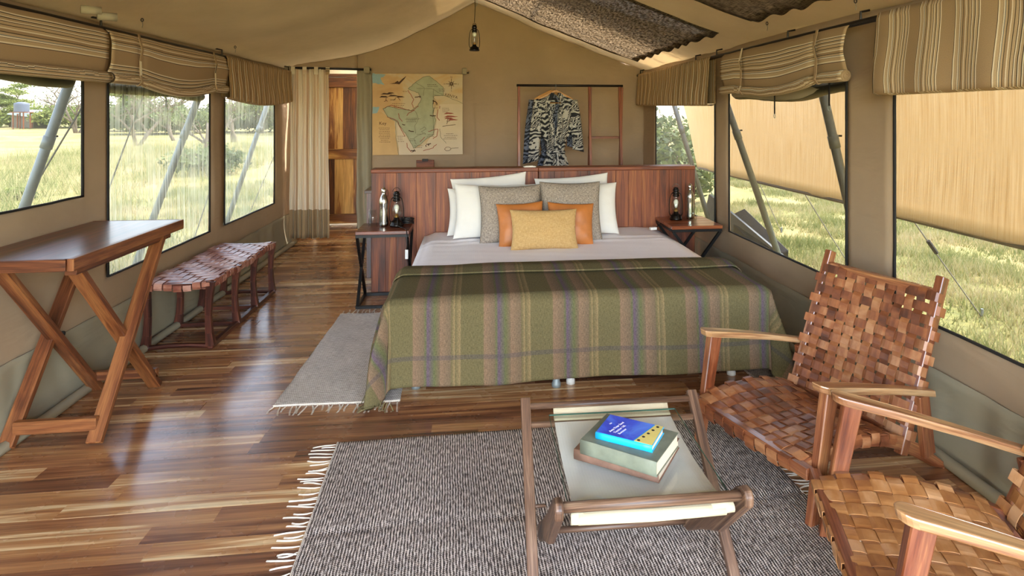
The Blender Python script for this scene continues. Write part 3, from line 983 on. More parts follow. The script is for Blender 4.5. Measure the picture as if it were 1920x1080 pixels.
# ---------------------------------------------------------------- headboard (two units)
def headboard(x0, x1, label, seed):
    random.seed(seed)
    t = thing('headboard', ((x0 + x1) / 2, 5.53, 0), 0, label, 'headboard', 'headboard units behind the bed')
    MB().box(x0, 5.462, 0.0, x1, 5.62, 1.045).build('body', m_headboard, t, world=True, bevel=.004)
    x = x0
    while x < x1 - .02:
        w_ = min(random.choice([.09, .12, .14, .17]), x1 - x)
        if x1 - x - w_ < .05: w_ = x1 - x
        mb = MB().obox((x + w_ / 2, 5.452, .5225), (w_ / 2 - .0007, 0, 0), (0, .011 + random.uniform(-.001, .0015), 0), (0, 0, .5225))
        mb.build('plank', m_headboard, t, world=True, bevel=.0008)
        x += w_
    MB().box(x0 - .004, 5.436, 1.046, x1 + .003, 5.63, 1.078).build('top_board', m_headboard, t, world=True, bevel=.005, seg=2)
headboard(-.885, .560, 'dark red-brown plank headboard half on the left, behind the bottle and lantern', 3)
headboard(.568, 2.012, 'dark red-brown plank headboard half on the right, reaching the right window', 5)
random.seed(11)
t = thing('card', (.49, 5.50, 1.0785), R(4), 'small white card lying on the headboard top at the joint', 'card')
MB().box(-.055, -.03, 0, .055, .03, .008).build('card_sheet', m_white_plastic, t, bevel=.002)
MB().box(-.035, -.012, .0082, .03, .012, .012).build('switch_plate', m_white_plastic, t)

# dark side table glimpsed left of the headboard
t = thing('luggage_shelf', (-1.0, 6.3, 0), 0, 'dark wooden shelf stand half hidden behind the left end of the headboard', 'shelf')
MB().box(-1.04, 6.0, .80, -.5, 6.6, .83).build('shelf_top', m_bench, t, world=True, bevel=.003)
MB().box(-1.01, 6.02, .70, -.6, 6.04, .80).build('apron', m_bench, t, world=True)
for x, y_ in ((-1.0, 6.03), (-.55, 6.03), (-1.0, 6.56), (-.55, 6.56)):
    MB().bar((x, y_, 0), (x, y_, .8), .04, .04, up=(0, 1, 0)).build('leg', m_bench, t, world=True)

# ---------------------------------------------------------------- bed
m_sheet = fabric('white_linen', '#fcf8fb', .85, 900, .03, .12, src='Object', wscale=3)
m_grey_fab = plain('bed_base_cloth', '#b9b8b4', .9)
BX0, BX1, BY0, BY1, BZ = -.43, 1.665, 3.43, 5.43, .525
t = thing('bed', ((BX0 + BX1) / 2, 4.4, 0), 0, 'wide double bed with white linen standing against the plank headboard', 'bed')
MB().box(BX0 + .03, BY0 + .03, .09, BX1 - .03, BY1, .25).build('bed_base', m_grey_fab, t, world=True, bevel=.015, seg=2)
def bed_sheet(u, v):
    # profile over the bed: side, top, side
    W = BX1 - BX0
    dr = .30
    tot = W + 2 * dr
    s = u * tot - dr
    yy = BY0 + v * (BY1 - BY0)
    r = .05
    fold = .006 * nz(s * 6, yy * 1.2, 2) + .004 * nz(s * 2 + yy * 9, yy * 3)
    if s < 0:
        x, z = BX0 - .004 + .012 * math.sin(yy * 7) * min(1, -s / .2), BZ - r * .6 + s
    elif s > W:
        x, z = BX1 + .004 + .012 * math.sin(yy * 7) * min(1, (s - W) / .2), BZ - r * .6 - (s - W)
    else:
        e = min(s, W - s)
        x = BX0 + s
        z = BZ + .012 * math.sin(math.pi * s / W) - (.03 * (1 - sm(e / .1))) + fold * sm(e / .1)
        z += .007 * math.exp(-((yy - 5.02 - .05 * nz(s * 1.2)) / .02) ** 2) + .007 * math.exp(-((yy - 4.9 - .07 * nz(s * 1.1, 4)) / .025) ** 2)
    return (x, yy, z)
MB().grid(bed_sheet, 90, 70, lambda u, v: (u * 2.7, v * 2)).build('fitted_sheet', m_sheet, t, world=True, smooth=True, solid=-.008)
MB().box(BX0 + .012, BY0, .24, BX1 - .012, BY1, BZ - .045).build('mattress', m_sheet, t, world=True, bevel=.04, seg=3)
for x, y_ in ((.462, 3.47), (.55, 3.50), (1.52, 3.50), (-.33, 3.55), (-.33, 5.3), (1.52, 5.3)):
    lg = MB().lathe([(.0, 0), (.026, 0), (.026, .02), (.021, .03), (.021, .1), (0, .1)], 12, (x, y_, 0)).build('leg', m_galv if x < .5 else m_grey_fab, t, world=True, smooth=True)

# blanket: an object of its own laid over the foot of the bed
m, nt, b, o_ = newmat('green_striped_blanket')
v = uvc(nt)
sp = nd(nt, 'ShaderNodeSeparateXYZ', {0: v})
n_ = noise_(nt, uvc(nt, 120, 6), 1.0, 3)
s_ = math_(nt, 'ADD', sp.outputs[0], math_(nt, 'MULTIPLY_ADD', n_, .006, -.003))
f = math_(nt, 'FRACT', math_(nt, 'DIVIDE', math_(nt, 'ADD', s_, .38 * 3 + .23 + .19), .38))
G = '#5f573c'
c = ramp(nt, f, [(0, G), (.225, G), (.245, '#76604c'), (.385, '#665745'), (.41, '#585a3c'), (.445, '#5a4a56'), (.54, '#585a3c'), (.61, '#665745'), (.625, '#76604c'), (.76, '#665745'), (.78, G), (.82, '#7c6a4c'), (.832, G), (.90, '#7c6a4c'), (.912, G)])
f3 = ramp(nt, math_(nt, 'ABSOLUTE', math_(nt, 'ADD', sp.outputs[1], -.385)), [(.0, .0), (.004, 0.0), (.012, 0.0)])
bandf = math_(nt, 'MULTIPLY', math_(nt, 'LESS_THAN', math_(nt, 'ABSOLUTE', math_(nt, 'ADD', sp.outputs[1], .355)), .012), .45)
c = mix(nt, bandf, c, '#4a4448')
wv = noise_(nt, uvc(nt, 300, 50), 1.0, 3, .7)
wv2 = noise_(nt, uvc(nt, 90, 300), 1.0, 3, .7)
ww = math_(nt, 'ADD', wv, wv2)
c = mix(nt, 1.0, c, ramp(nt, math_(nt, 'MULTIPLY', ww, .5), [(.36, .62), (.62, 1.38)]), 'MULTIPLY')
nt.links.new(c, b.inputs['Base Color'])
b.inputs['Roughness'].default_value = .95
b.inputs['Specular IOR Level'].default_value = .08
bump(nt, b, math_(nt, 'MULTIPLY_ADD', ww, .3, noise_(nt, v, 9, 3)), .4, .006)
m_blanket = m
AX0, AX1, AY0, AY1 = BX0 - .56, BX1 + .56, BY0 - .505, 4.04
TOP = BZ + .022
def drape(a, bb, lift=0):
    dx = max(BX0 - .015 - a, 0) if a < .6 else max(a - BX1 - .015, 0)
    sx = -1 if a < .6 else 1
    dy = max(BY0 - .015 - bb, 0)
    x = min(max(a, BX0 - .015), BX1 + .015)
    y_ = max(bb, BY0 - .015)
    r = math.hypot(dx, dy)
    z = TOP + lift + .008 * math.sin(math.pi * (x - BX0) / 2.1) + .005 * nz(a * 3, bb * 3)
    if r > 0:
        ux, uy = dx / r * sx, -dy / r
        rr = r
        # rounded edge then a hang that flares slightly; corners gather into folds
        k = min(1, rr / .07)
        corner = 2 * min(dx, dy) / r if r else 0
        lateral = .045 * math.sin(k * math.pi / 2) + .07 * max(0, rr - .06) * (1 + .8 * corner)
        ang = math.atan2(dy, dx + 1e-6)
        fold = math.sin(ang * 9) * .045 * corner * sm(rr / .35) + (.016 * nz(a * 4.5, 1) + .014 * math.sin(a * 6.5 + .6) * sm(dy / .3)) * sm(rr / .3) * (1 if dy > 0 else 0)
        if dx > 0 and dy == 0:
            fold += .03 * math.sin(bb * 15 + .8) * sm(rr / .3)
            lateral += .03 * sm(rr / .5)
        drop = rr - .03 * k
        x += ux * (lateral + fold)
        y_ += uy * (lateral + fold)
        z = z - drop
        z -= .0
        if z < .014:
            ex = .014 - z
            x += ux * ex * .22
            y_ += uy * ex * .22
            z = .014 + .02 * abs(nz(x * 9, y_ * 9)) + .012 * abs(math.sin(ex * 30))
    return (x, y_, z)
t = thing('blanket', (.62, 3.7, .55), 0, 'olive green blanket with tan and purple stripes over the foot of the bed', 'blanket')
def bl(u, v):
    a = AX0 + u * (AX1 - AX0)
    bb = AY0 + v * (AY1 - AY0)
    if v > .9: bb += .02 * math.sin(u * 7) * (v - .9) * 10
    x, y_, z = drape(a, bb)
    return (x, y_, z)
MB().grid(bl, 190, 70, lambda u, v: (AX0 + u * (AX1 - AX0), AY0 + v * (AY1 - AY0) - BY0)).build('blanket_cloth', m_blanket, t, world=True, smooth=True, solid=.006)
def bl2(u, v):
    a = AX0 + .06 + u * (AX1 - AX0 - .12)
    w0 = 3.83 + .025 * math.sin(u * 6 + 1) + .04 * (abs(u - .5) < 0)
    bb = w0 + v * (4.052 - w0)
    x, y_, z = drape(a, bb, .016 + .012 * sm(1 - abs(v - .5) * 2))
    return (x + (0.006 if a > .6 else -.006) * (z < TOP - .05), y_ + .014 * sm((v - .8) / .2), z)
MB().grid(bl2, 150, 14, lambda u, v: (AX0 + .06 + u * (AX1 - AX0 - .12), 3.83 - BY0 + v * .2)).build('turned_back_fold', m_blanket, t, world=True, smooth=True, solid=.007)
fr = MB()
for (x0_, y0_, x1_, y1_, n_) in ((-.60, 3.80, -.62, 3.99, 14), (-.58, 3.38, -.42, 3.25, 10), (1.80, 3.45, 1.87, 3.95, 20)):
    for k in range(n_):
        s = k / n_
        x, y_ = x0_ + (x1_ - x0_) * s, y0_ + (y1_ - y0_) * s
        fr.tube([(x, y_, .05), (x + random.uniform(-.02, .02), y_ + random.uniform(-.03, 0), .02), (x + random.uniform(-.03, .03), y_ + random.uniform(-.05, .0), .012)], .0035, 4)
fr.build('blanket_fringe', m_blanket, t, world=True, kind='stuff')

# ---------------------------------------------------------------- pillows
def pillow(name, label, loc, w, h, th, tilt, rz, mat, cat='pillow', roll=0, group=None, pinch=.07, wr=.012, piping=None):
    """upright cushion: w across, h high, leaning back by tilt"""
    t = thing(name, loc, rz, label, cat, group)
    M_ = Matrix.Rotation(-tilt, 4, 'X') @ Matrix.Rotation(roll, 4, 'Y')
    sd = loc[0] * 3 + loc[1] * 7
    def fn(side):
        def g(u, v):
            a, b_ = u * 2 - 1, v * 2 - 1
            x = a * w / 2 * (1 - pinch * (1 - b_ * b_) * a * a)
            z = b_ * h / 2 * (1 - pinch * (1 - a * a) * b_ * b_)
            q = max(0, (1 - a ** 4) * (1 - b_ ** 4)) ** .5
            q2 = max(0, (1 - a * a) * (1 - b_ * b_)) ** .5
            th_ = th / 2 * (.45 * q + .55 * q2)
            wrk = wr * nz(a * 2.2 + sd, b_ * 2.6, side * 3) * q + wr * .6 * nz(a * 6, b_ * 5 + sd, side) * q
            if abs(a) == 1 or abs(b_) == 1: th_ = wrk = 0
            return M_ @ Vector((x, -side * (th_ + wrk), z + h / 2))
        return g
    us = [.5 - .5 * math.cos(math.pi * i / 26) for i in range(27)]
    mb = MB().grid(fn(1), us, us, lambda u, v: (u * w, v * h))
    mb.grid(fn(-1), us[::-1], us, lambda u, v: (u * w, v * h))
    mb.build('cover', mat, t, smooth=True)
    if piping:
        P = []
        f1 = fn(1)
        for k in range(40): P.append(f1(k / 40, 0))
        for k in range(40): P.append(f1(1, k / 40))
        for k in range(40): P.append(f1(1 - k / 40, 1))
        for k in range(40): P.append(f1(0, 1 - k / 40))
        MB().tube(P, .004, 6, closed=True).build('piped_edge', piping, t, smooth=True)
    return t
m_pil = fabric('pillow_cotton', '#dcd8d0', .85, 900, .03, .12, src='Object', wscale=6)
def tweed(name, c1, c2, c3, sc_=220):
    m, nt, b, o = newmat(name)
    n1 = noise_(nt, uvc(nt, sc_ * .9, sc_ * .25), 1.0, 4, .75)
    n2 = noise_(nt, uvc(nt, sc_ * .25, sc_ * .9), 1.0, 4, .75)
    s = math_(nt, 'MULTIPLY', math_(nt, 'ADD', n1, n2), .5)
    c = ramp(nt, s, [(.38, c1), (.5, c2), (.62, c3)])
    nt.links.new(c, b.inputs['Base Color'])
    b.inputs['Roughness'].default_value = .95
    bump(nt, b, s, .5, .004)
    return m
m_greyt = tweed('grey_tweed', '#5b524a', '#938678', '#bdae9c')
m_gold = tweed('mustard_weave', '#a5824f', '#b9955f', '#c7a672', 160)
m_orange = plain('orange_leather', '#b06a30', .5, 0, .16, 9, .3)
m_piping = plain('grey_piping', '#6b6458', .8)
ZB = BZ + .012
pillow('pillow', 'white pillow mostly hidden at the far left of the pillow pile', (.10, 5.19, ZB), .66, .40, .11, R(17), 0, m_pil)
pillow('pillow', 'large white pillow standing left of the grey cushions', (.165, 5.03, ZB), .68, .45, .15, R(14), 0, m_pil, roll=R(1))
pillow('pillow', 'white pillow whose corner peeks up behind the left grey cushion', (.16, 5.315, ZB + .02), .66, .47, .09, R(8), 0, m_pil, roll=R(-5))
pillow('pillow', 'white pillow mostly hidden behind on the right, corner pointing up', (.88, 5.30, ZB + .02), .66, .46, .10, R(8), 0, m_pil, roll=R(-4))
pillow('pillow', 'large white pillow standing right of the grey cushions', (.89, 5.10, ZB), .66, .44, .17, R(14), 0, m_pil)
pillow('cushion', 'square grey tweed cushion on the left of the pair', (.29, 4.87, ZB - .005), .50, .46, .15, R(15), 0, m_greyt, 'cushion', R(-1), piping=m_piping)
pillow('cushion', 'square grey tweed cushion on the right of the pair', (.775, 4.88, ZB - .005), .50, .48, .15, R(15), 0, m_greyt, 'cushion', R(.5), piping=m_piping)
pillow('cushion', 'orange leather cushion tucked behind the mustard cushion, left one', (.368, 4.735, ZB - .01), .37, .345, .11, R(16), R(2), m_orange, 'cushion', R(-2.5), wr=.006)
pillow('cushion', 'orange leather cushion tucked behind the mustard cushion, right one', (.742, 4.745, ZB - .01), .37, .335, .11, R(16), R(-2), m_orange, 'cushion', R(2.5), wr=.006)
pillow('cushion', 'oblong mustard woven cushion in front of all the others', (.525, 4.60, ZB - .01), .52, .31, .12, R(18), R(1), m_gold, 'cushion', R(.4), wr=.008)

# ---------------------------------------------------------------- nightstands
def nightstand(x0, x1, y0, y1, cross, label):
    zt = .617
    t = thing('nightstand', ((x0 + x1) / 2, (y0 + y1) / 2, 0), 0, label, 'nightstand', 'steel-framed nightstands')
    n_ = 4
    for k in range(n_):
        a = y0 + (y1 - y0) * k / n_
        MB().box(x0, a + .0006, zt - .028, x1, a + (y1 - y0) / n_ - .0006, zt).build('top_board', m_night if x0 > 0 else m_desktop, t, world=True, bevel=.003)
    w = .022
    X0, X1, Y0, Y1 = x0 + .014, x1 - .014, y0 + .014, y1 - .014
    for z, nm in ((zt - .040, 'top_frame'), (.011, 'floor_frame')):
        mb = MB()
        mb.bar((X0 - w/2, Y0, z), (X1 + w/2, Y0, z), w, w).bar((X0 - w/2, Y1, z), (X1 + w/2, Y1, z), w, w)
        mb.bar((X0, Y0, z), (X0, Y1, z), w, w).bar((X1, Y0, z), (X1, Y1, z), w, w)
        mb.build(nm, m_steel, t, world=True)
    za, zb = zt - .05, .02
    if cross == 'x':   # crossed legs seen from the front
        for yy in (Y0, Y1):
            MB().bar((X0, yy, za), (X1, yy, zb), w, w, up=(0, 1, 0)).build('leg', m_steel, t, world=True)
            MB().bar((X1, yy + .002, za), (X0, yy + .002, zb), w, w, up=(0, 1, 0)).build('leg', m_steel, t, world=True)
    else:
        for xx in (X0, X1):
            MB().bar((xx, Y0, za), (xx, Y1, zb), w, w, up=(1, 0, 0)).build('leg', m_steel, t, world=True)
            MB().bar((xx + .002, Y1, za), (xx + .002, Y0, zb), w, w, up=(1, 0, 0)).build('leg', m_steel, t, world=True)
nightstand(-.945, -.525, 5.04, 5.43, 'y', 'wood-topped steel nightstand left of the bed with crossed side legs and a hanging cord')
nightstand(1.635, 2.075, 4.95, 5.43, 'x', 'wood-topped steel nightstand right of the bed with crossed front legs')

m, nt, b, o_ = newmat('clear_glass')
b.inputs['Transmission Weight'].default_value = 1
b.inputs['Roughness'].default_value = .02
b.inputs['IOR'].default_value = 1.45
m_glass = m
m, nt, b, o_ = newmat('thin_table_glass')
tr_ = nd(nt, 'ShaderNodeBsdfTransparent', {'Color': (.95, .97, .96, 1)})
gl = nd(nt, 'ShaderNodeBsdfGlossy', {'Roughness': .03})
fr_ = nd(nt, 'ShaderNodeFresnel', {'IOR': 1.5})
gg = nd(nt, 'ShaderNodeNewGeometry')
fk = math_(nt, 'MULTIPLY', fr_.outputs[0], math_(nt, 'SUBTRACT', 1.0, gg.outputs['Backfacing']))
ms = nd(nt, 'ShaderNodeMixShader', {0: fk, 1: tr_.outputs[0], 2: gl.outputs[0]})
nt.links.new(ms.outputs[0], o_.inputs[0])
m_tglass = m
m_edge = plain('glass_edge_green', '#2f5a4c', .15)
m_bulb = plain('frosted_bulb', '#e9e4d6', .4)
m_bottle = plain('brushed_steel', '#b9b7ae', .22, 1.0, .08, 30)
m_bottlecap = plain('bright_steel', '#d3d2cc', .18, 1.0)
m_amber = plain('brass_burner', '#b98a48', .3, .8)

def lantern(loc, label, h=.32, rz=0, hang=False, group='bedside hurricane lanterns'):
    s = h / .32
    t = thing('hurricane_lantern', loc, rz, label, 'lantern', group)
    L = lambda pr_: [(r * s, z * s) for r, z in pr_]
    MB().lathe(L([(0, 0), (.052, 0), (.056, .006), (.056, .014), (.050, .022), (.050, .034), (.044, .042), (.030, .050), (.022, .060), (.022, .070), (0, .070)]), 28).build('fuel_tank', m_lantern, t, smooth=True)
    MB().lathe(L([(0, .070), (.018, .071), (.018, .082), (.012, .088), (.012, .10), (0, .10)]), 16).build('burner', m_amber, t, smooth=True)
    gp = [(.024, .072), (.034, .085), (.042, .11), (.043, .13), (.036, .16), (.026, .185), (.023, .2), (.023, .21)]
    if hang: gp = [(.026, .072), (.033, .08), (.036, .10), (.036, .15), (.034, .19), (.03, .21)]
    MB().lathe(L(gp), 28).build('globe', m_tglass, t, smooth=True, solid=.0016)
    MB().lathe(L([(0, .105), (.008, .106), (.014, .125), (.02, .15), (.019, .162), (.012, .176), (0, .18)] if not hang else
                 [(0, .155), (.012, .158), (.02, .17), (.022, .183), (.018, .197), (.010, .205), (0, .207)]), 18).build('bulb', m_bulb, t, smooth=True)
    MB().lathe(L([(.026, .205), (.030, .21), (.028, .222), (.024, .226), (.030, .232), (.028, .244), (.022, .25), (.029, .256), (.027, .270), (.020, .276), (.024, .283), (.0, .29)]), 24).build('chimney_cap', m_lantern, t, smooth=True)
    for k in (-1, 1):
        p = [(k * .046 * s, 0, .03 * s), (k * .058 * s, 0, .06 * s), (k * .058 * s, 0, .13 * s), (k * .052 * s, 0, .19 * s), (k * .042 * s, 0, .225 * s), (k * .026 * s, 0, .24 * s)]
        MB().tube(p, .006 * s, 8, flat=.6).build('side_tube', m_lantern, t, smooth=True)
    MB().tube([(.03 * s * math.cos(a), .0, (.285 + .032 * math.sin(a)) * s) if not hang else (.02 * s * math.cos(a), 0, (.285 + .02 * math.sin(a)) * s) for a in [math.pi * k / 10 for k in range(11)]], .0022 * s, 5).build('carry_handle', m_lantern, t)
    return t
LN = lantern((-.648, 5.25, .618), 'black hurricane lantern on the left nightstand beside a steel bottle', .325, R(20))
lantern((1.775, 5.27, .618), 'black hurricane lantern on the right nightstand beside a steel bottle', .32, R(-15))
HL = lantern((-.002, 5.2, 2.085), 'black hanging lantern with a white bulb under the tent ridge', .245, R(8), True, None)
cb = thing('lantern_cord', (-.002, 5.2, 2.32), 0, 'thin black cord holding the hanging lantern from the ridge', 'cord')
MB().tube([(-.002, 5.2, 2.325), (.004, 5.2, 2.45), (-.002, 5.2, 2.6), (.0, 5.2, 2.9)], .003, 6).build('cord_line', m_black, cb, world=True)
MB().tube([(.012, 5.2, 2.55), (.02, 5.2, 2.52), (.02, 5.2, 2.48), (.012, 5.2, 2.46)], .003, 6).build('cord_hook', m_galv, cb, world=True)

def bottle(loc, label, h=.31):
    s = h / .31
    t = thing('steel_bottle', loc, 0, label, 'bottle', 'steel water bottles')
    pr_ = [(0, 0), (.030, 0), (.034, .004), (.035, .02), (.035, .07), (.0335, .12), (.032, .14), (.0335, .16), (.0365, .18), (.0365, .195), (.033, .215), (.025, .238), (.018, .252), (.0155, .262), (.0155, .272), (0, .272)]
    MB().lathe([(r * s, z * s) for r, z in pr_], 28).build('body', m_bottle, t, smooth=True)
    MB().lathe([(r * s, z * s) for r, z in [(0, .27), (.0185, .27), (.0195, .275), (.0195, .295), (.016, .30), (.010, .304), (.010, .31), (0, .31)]], 22).build('cap', m_bottlecap, t, smooth=True)
    MB().tube([(.014 * s, 0, .29 * s), (.03 * s, 0, .285 * s), (.034 * s, 0, .26 * s), (.03 * s, 0, .235 * s)], .0025, 6).build('cap_loop', m_black, t, smooth=True)
bottle((-.752, 5.26, .618), 'brushed steel bottle on the left nightstand between tumbler and lantern', .325)
bottle((1.915, 5.30, .618), 'brushed steel bottle on the right nightstand beside the headboard end', .315)
def tumbler(loc, label, h=.13, r=.036, upside=False):
    t = thing('tumbler', loc, 0, label, 'glass', 'clear tumblers on the nightstands')
    pr_ = [(0, 0), (r * .86, 0), (r, h), (r * .93, h), (r * .82, .012), (0, .012)]
    if upside: pr_ = [(a, h - z) for a, z in pr_][::-1]
    MB().lathe(pr_, 28).build('glass_body', m_tglass, t, smooth=True)
tumbler((-.838, 5.24, .618), 'clear tumbler upturned on the left nightstand', .145, .038, True)
tumbler((1.905, 5.20, .618), 'clear tumbler on the right nightstand in front of the steel bottle', .12, .04)
t = thing('coiled_cable', (-.57, 5.30, .618), 0, 'coil of black cable lying behind the left lantern', 'cable')
MB().tube([(-.57 + (.055 + .01 * nz(k * .3)) * math.cos(k * .5), 5.32 + .035 * math.sin(k * .5), .625 + .0011 * k + .004 * nz(k)) for k in range(50)], .0055, 6).build('cable_coil', m_black_plastic, t, world=True, smooth=True)
MB().tube([(-.66 + .045 * k / 4, 5.36 + .006 * math.sin(k), .63) for k in range(5)], .008, 6).build('cable_plug', m_black_plastic, t, world=True)
t = thing('lamp_cord', (-.62, 5.2, .62), 0, 'thin cord with a white inline switch hanging over the left nightstand edge', 'cord')
MB().tube([(-.638, 5.21, .70), (-.634, 5.195, .66), (-.632, 5.19, .632), (-.60, 5.15, .626), (-.565, 5.10, .624), (-.545, 5.05, .622), (-.541, 5.025, .60), (-.540, 5.02, .55), (-.539, 5.02, .50), (-.54, 5.02, .47)], .0035, 6).build('cord_line', m_black_plastic, t, world=True, smooth=True)
MB().box(-.552, 5.008, .395, -.528, 5.03, .47).build('inline_switch', m_white_plastic, t, world=True, bevel=.004, seg=2)
MB().tube([(-.54, 5.02, .395), (-.535, 5.03, .3), (-.50, 5.1, .2), (-.47, 5.3, .1)], .003, 6).build('lower_cord', m_black_plastic, t, world=True, smooth=True)
t = thing('phone_charger', (1.55, 5.22, .56), 0, 'small white plug with a black cord on the bed beside the right nightstand', 'charger')
MB().obox((1.545, 5.20, BZ + .032), (.03, .006, 0), (-.003, .016, 0), (0, 0, .012)).build('plug', m_white_plastic, t, world=True, bevel=.004, seg=2)
MB().tube([(1.57, 5.21, BZ + .034), (1.62, 5.26, BZ + .05), (1.66, 5.32, BZ + .075), (1.70, 5.4, BZ + .06)], .004, 6).build('cord_line', m_black_plastic, t, world=True, smooth=True)

# ---------------------------------------------------------------- clothes rack and robes
RY = 7.0
t = thing('clothes_rack', (1.1, RY, 0), 0, 'red-brown wooden clothes rack with a dark top rail behind the headboard', 'clothes rack')
MB().tube([(.475, RY, 1.885), (1.715, RY, 1.885)], .015, 10).build('hanging_rail', m_rod, t, world=True, smooth=True)
for x, dx in ((.50, .0), (1.325, .012), (1.69, .02)):
    for k in (-1, 1):
        MB().bar((x + k * dx, RY + k * .02, 1.87), (x + k * dx + k * .012, RY + k * .26, 0), .035, .05, up=(0, 1, 0), t1=.7).build('leg', m_rack, t, world=True, bevel=.003)
MB().bar((1.32, RY - .05, 1.285), (1.68, RY - .05, 1.285), .03, .022).build('shelf_rail', m_rack, t, world=True, bevel=.002)
MB().bar((1.32, RY + .09, 1.285), (1.68, RY + .09, 1.285), .03, .022).build('shelf_rail', m_rack, t, world=True, bevel=.002)
MB().bar((.5, RY - .2, .3), (1.69, RY - .2, .3), .03, .03).build('shelf_rail', m_rack, t, world=True)
m_hanger = plain('honey_hanger_wood', '#c08a45', .4, 0, .12, 12)
def hanger(x, yy, label, tw):
    t = thing('coat_hanger', (x, yy, 1.885), R(tw), label, 'hanger')
    MB().tube([(0, .016 * math.cos(a), .0 + .018 * math.sin(a) + .0) for a in [math.pi * (k / 8) for k in range(-1, 9)]] + [(0, -.012, -.015), (0, 0, -.03), (0, 0, -.06)], .0022, 6).build('hook', m_galv, t, smooth=True)
    for k in (-1, 1):
        MB().bar((0, 0, -.06), (k * .13, 0, -.125), .014, .026, up=(0, 0, 1)).bar((k * .13, 0, -.125), (k * .2, 0, -.16), .014, .026, up=(0, 0, 1), t2=.7).build('shoulder', m_hanger, t, bevel=.003)
    MB().tube([(-.16, 0, -.20), (.16, 0, -.20)], .005, 6).build('bar', m_hanger, t)
    return t
hanger(.925, RY - .005, 'honey-coloured wooden hanger holding the front printed robe', 0)
hanger(.875, RY + .035, 'honey-coloured wooden hanger behind, holding the rear robe', 8)
m, nt, b, o_ = newmat('zebra_print_cloth')
v = uvc(nt, 1, 1, 1)
w = nd(nt, 'ShaderNodeTexWave', {'Vector': v, 'Scale': 19.0, 'Distortion': 9.0, 'Detail': 1.0, 'Detail Scale': 1.1}, wave_type='BANDS', bands_direction='DIAGONAL').outputs[1]
w2 = nd(nt, 'ShaderNodeTexWave', {'Vector': v, 'Scale': 5.5, 'Distortion': 7.0, 'Detail': 1.0, 'Detail Scale': 1.6}, wave_type='RINGS').outputs[1]
vo = nd(nt, 'ShaderNodeTexVoronoi', {'Vector': v, 'Scale': 24.0}).outputs[0]
sel = ramp(nt, noise_(nt, v, 3.5, 1), [(.47, 0.0), (.5, 1.0)])
sel2 = ramp(nt, noise_(nt, v, 6, 1), [(.58, 0.0), (.61, 1.0)])
pw_ = mix(nt, sel, w, w2)
pw_ = mix(nt, sel2, pw_, ramp(nt, vo, [(.15, .0), (.4, 1.0)]))
c = ramp(nt, pw_, [(.38, '#16171d'), (.55, '#6f7278'), (.72, '#b9b7af')])
nt.links.new(c, b.inputs['Base Color'])
b.inputs['Roughness'].default_value = .8
bump(nt, b, noise_(nt, v, 14, 4), .5, .01)
m_robe = m
m_robe2 = m_robe.copy()
for n_ in m_robe2.node_tree.nodes:
    if n_.type == 'VALTORGB' and abs(n_.color_ramp.elements[0].position - .38) < .001:
        n_.color_ramp.elements[1].color = C('#3d4253'); n_.color_ramp.elements[2].color = C('#6d7384'); n_.color_ramp.elements[0].color = C('#14161f')
def interp(tab, z):
    for (z0, a), (z1, b_) in zip(tab, tab[1:]):
        if z1 <= z <= z0:
            s = (z0 - z) / (z0 - z1)
            s = s * s * (3 - 2 * s)
            return a + (b_ - a) * s
    return tab[0][1] if z > tab[0][0] else tab[-1][1]
